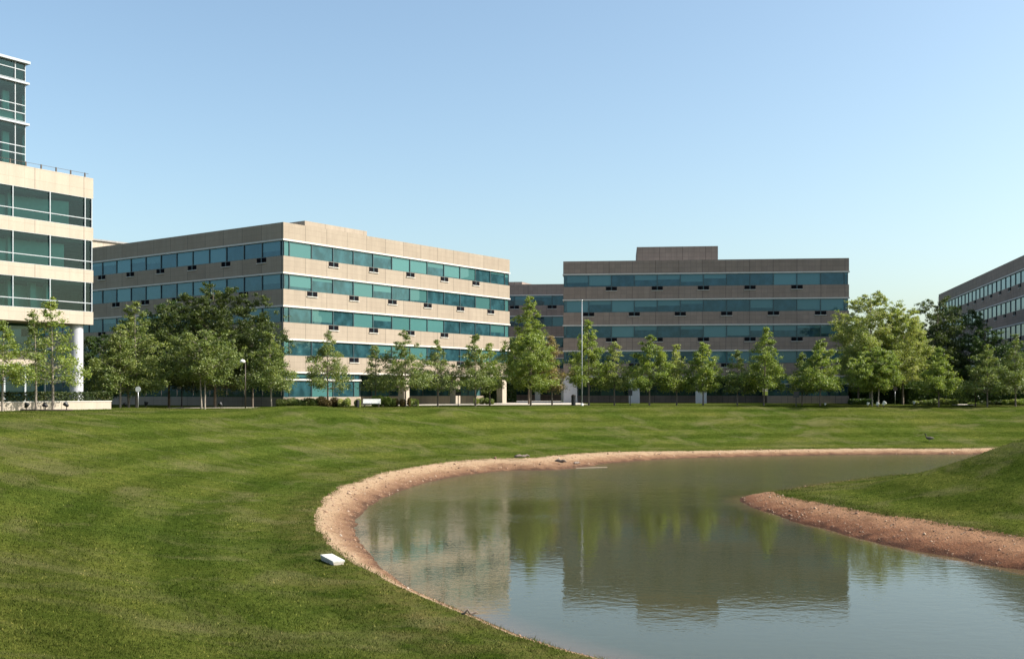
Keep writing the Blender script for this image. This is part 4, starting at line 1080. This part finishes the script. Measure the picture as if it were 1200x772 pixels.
# kiosk / litter bin
root = empty('litter_bin', (wx(672, 140), 140, G), 'dark upright litter bin just left of the flagpole', 'bin')
mb = MB(); mb.prism(circle(.28, 16), 0, 1.12); mb.prism(circle(.31, 16), 1.123, 1.2); link('body', mb.mesh('body', [M['black']]), root)
mb = MB(); mb.tube([(0,0,1.2), (0,0,1.36), (0,0,1.45)], [.30, .26, .1], 16); link('lid', mb.mesh('lid', [M['bronze']]), root)
root = empty('litter_bin', (wx(419, 125.3), 125.3, G), 'small dark bin beside the white bench', 'bin')
mb = MB(); mb.prism(circle(.24, 16), 0, .75); mb.prism(circle(.27, 16), .753, .82); link('body', mb.mesh('body', [M['black']]), root)
mb = MB(); mb.tube([(0,0,.82), (0,0,.9)], [.26, .14], 16); link('lid', mb.mesh('lid', [M['bronze']]), root)

# white bench
root = empty('bench', (wx(435.5, 124.8), 124.8, G), 'white slab bench on dark legs before the shrubs', 'bench')
mb = MB(); mb.box(-1.0, 1.0, -.25, .3, .42, .5); link('seat', mb.mesh('seat', [M['white']]), root)
mb = MB()
mb.face([(-1.05,.30,.5),(1.0,.30,.5),(1.0,.48,.98),(-1.05,.48,.98)]); mb.face([(1.0,.36,.5),(-1.05,.36,.5),(-1.05,.54,.98),(1.0,.54,.98)])
mb.face([(-1.05,.48,.98),(1.0,.48,.98),(1.0,.54,.98),(-1.05,.54,.98)]); mb.face([(-1.05,.36,.5),(-1.05,.30,.5),(-1.05,.48,.98),(-1.05,.54,.98)]); mb.face([(1.0,.30,.5),(1.0,.36,.5),(1.0,.54,.98),(1.0,.48,.98)])
link('backrest', mb.mesh('backrest', [M['white']]), root)
for x in (-.85, .77):
    mb = MB(); mb.box(x, x+.08, -.22, .3, -.05, .418); link('leg', mb.mesh('leg', [M['bronze']]), root)

# small spotlights at the tree feet
def spot(px, D, label, col='black', a=0.6, s=1.0, group='dark spotlights at the tree feet'):
    root = empty('spotlight', (wx(px, D), D, float(ground(np.array([wx(px, D)]), np.array([float(D)]))[0][0])), label, 'spotlight', group)
    mb = MB(); mb.tube([(0,0,-.05), (0,0,.26*s)], .03*s, 8); link('stake', mb.mesh('stake', [M['bronze']]), root)
    mb = MB(); c, s_ = math.cos(a), math.sin(a)
    mb.tube([(-.14*s*c,0,.34*s-.14*s*s_), (0,0,.34*s), (.13*s*c,0,.34*s+.13*s*s_), (.18*s*c,0,.34*s+.18*s*s_)], [.07*s, .13*s, .16*s, .17*s], 12); link('head', mb.mesh('head', [M[col]]), root)
spot(31, 88.3, 'leftmost dark spotlight below the cream office planter', a=1.2, s=1.25)
spot(53.5, 90.6, 'middle dark spotlight before the planter between two trunks', a=2.6, s=1.2)
spot(78, 92.0, 'dark spotlight at the right end of the mulch ring before the planter', a=2.4, s=1.3)
spot(147, 107, 'spotlight left of the double trunked tree', a=2.2, s=1.1)
spot(171, 107.5, 'spotlight right of the double trunked tree', a=1.4, s=1.3)
spot(259, 108, 'spotlight right of the bright round headed tree', a=2.3, s=1.3)
g2 = 'white spotlights under the three trunked tree'
spot(1017, 138.5, 'leftmost white spotlight under the three trunked tree', 'white', 1.3, 1.2, g2)
spot(1028, 138.2, 'middle white spotlight under the three trunked tree', 'white', 1.0, 1.3, g2)
spot(1035.5, 138.0, 'rightmost white spotlight under the three trunked tree', 'white', .8, 1.6, g2)
spot(1071, 141, 'small white spotlight at the left end of the right hand shrubs', 'white', 1.5, 1.2, g2)
spot(967, 138.5, 'tiny white spotlight under the rightmost tree of the shaded block', 'white', 1.5, .8, g2)

# mulch ring
mb = MB(); mb.prism([(x*2.15, y*1.2) for x, y in circle(1, 24)], -.05, .07)
o = link('mulch_bed', mb.mesh('mulch_bed', [M['mulch']]), None, (wx(56, 90.6), 90.4, G+.27)); tag(o, 'dark mulch ring round the trees before the planter', 'mulch bed')

# drain box on the near bank: find where the ground meets the sight line of its middle
Dd = 39.0
for _ in range(60):
    xd = wx(389.5, Dd); zd = float(ground(np.array([xd]), np.array([Dd]))[0][0])
    Dd += 0.02 if 458+(6.5-zd-.2)*F/Dd > 652 else -0.02
root = empty('drain_box', (xd, Dd, zd), 'white concrete drain box on the grass at the left bank', 'drain box')
rot = Vector((.56, -.80, -.10)).to_track_quat('Y', 'Z').to_euler()
mb = MB(); mb.box(-.23, .23, -.54, .54, .12, .18, 0)
o = link('lid', mb.mesh('lid', [M['limewash']]), root); o.rotation_euler = rot
mb = MB(); mb.box(-.20, .20, -.53, -.45, -.4, .118); mb.box(-.20, .20, .45, .53, -.4, .118); mb.box(-.20, -.14, -.45, .45, -.4, .118); mb.box(.14, .20, -.45, .45, -.4, .118)
o = link('box', mb.mesh('box', [M['concrete']]), root); o.rotation_euler = rot

# board at the far edge of the water
mb = MB(); mb.box(-1.35, 1.35, -.11, .11, -.02, .03)
o = link('plank', mb.mesh('plank', [M['oldwood']]), None, (wx(693, 91.0), 90.8, .02), .18); o.rotation_euler = (0, -.02, .16)
tag(o, 'pale wooden plank lying at the far water edge', 'plank')

# driftwood and clods on the far bank
def log(px, D, L, r, rz, label, n=1):
    x = wx(px, D); z = float(ground(np.array([x]), np.array([D]))[0][0]); rr = random.Random(int(px))
    mb = MB(); pts = [(-L/2+L*k/6, rr.uniform(-.05, .05)*L, .06+rr.uniform(0, .06)*(k % 3)) for k in range(7)]
    mb.tube(pts, [r*.6, r, r*1.1, r*.9, r, r*.7, r*.3], 8); mb.tube([pts[3], (pts[3][0]+L*.15, .1, .4*L*.4)], [r*.5, r*.15], 6)
    o = link('driftwood', mb.mesh('driftwood', [M['bark']]), None, (x, D, z), rz); tag(o, label, 'driftwood', 'driftwood on the far bank')
log(612, 92.5, 1.4, .12, .4, 'dark branch on the far bank left of the others')
log(657, 92.4, 1.2, .14, -.6, 'dark lump of wood on the bank between the other branches')
log(676, 92.8, 1.1, .10, 1.0, 'crooked branch on the bank just above the white plank')
log(551, 30.9, .5, .035, .1, 'twig floating at the near grassy water edge')

# goose on the far bank
Dg = 118.5; xg = wx(1089, Dg); zg = float(ground(np.array([xg]), np.array([Dg]))[0][0])
m, nt, n, l, p = mat('goose_plumage')
tc = N(nt, "ShaderNodeTexCoord"); sp = N(nt, "ShaderNodeSeparateXYZ"); l.new(tc.outputs["Object"], sp.inputs[0])
r = ramp(nt, [(0.0, (0.20, 0.17, 0.13)), (0.24, (0.16, 0.13, 0.10)), (0.30, (0.07, 0.065, 0.045)), (0.6, (0.08, 0.06, 0.045)), (0.68, (0.012, 0.012, 0.012)), (1, (0.012, 0.012, 0.012))]); l.new(maprange(nt, sp.outputs[2], .15, .85), r.inputs[0]); l.new(r.outputs[0], p.inputs["Base Color"]); p.inputs["Roughness"].default_value = .8
def goose():
    mb = MB()
    path = [(.46,0,.36), (.38,0,.38), (.25,0,.37), (.08,0,.37), (-.10,0,.38), (-.22,0,.42), (-.28,0,.50), (-.30,0,.60), (-.30,0,.70), (-.32,0,.76), (-.38,0,.775), (-.43,0,.765), (-.49,0,.75)]
    rad_ = [.02, .06, .13, .17, .155, .10, .06, .042, .036, .05, .045, .025, .01]
    mb.tube(path, rad_, 14)
    for y in (-.06, .06): mb.tube([(0, y, .25), (.02, y, .12), (0, y, .0), (-.08, y, 0)], [.03, .014, .014, .02], 6)
    return mb.mesh('goose', [m])
o = link('goose', goose(), None, (xg, Dg, zg), -.3); o.scale = (1.15, 1.15, 1.1); tag(o, 'dark goose standing on the far grassy bank', 'goose')
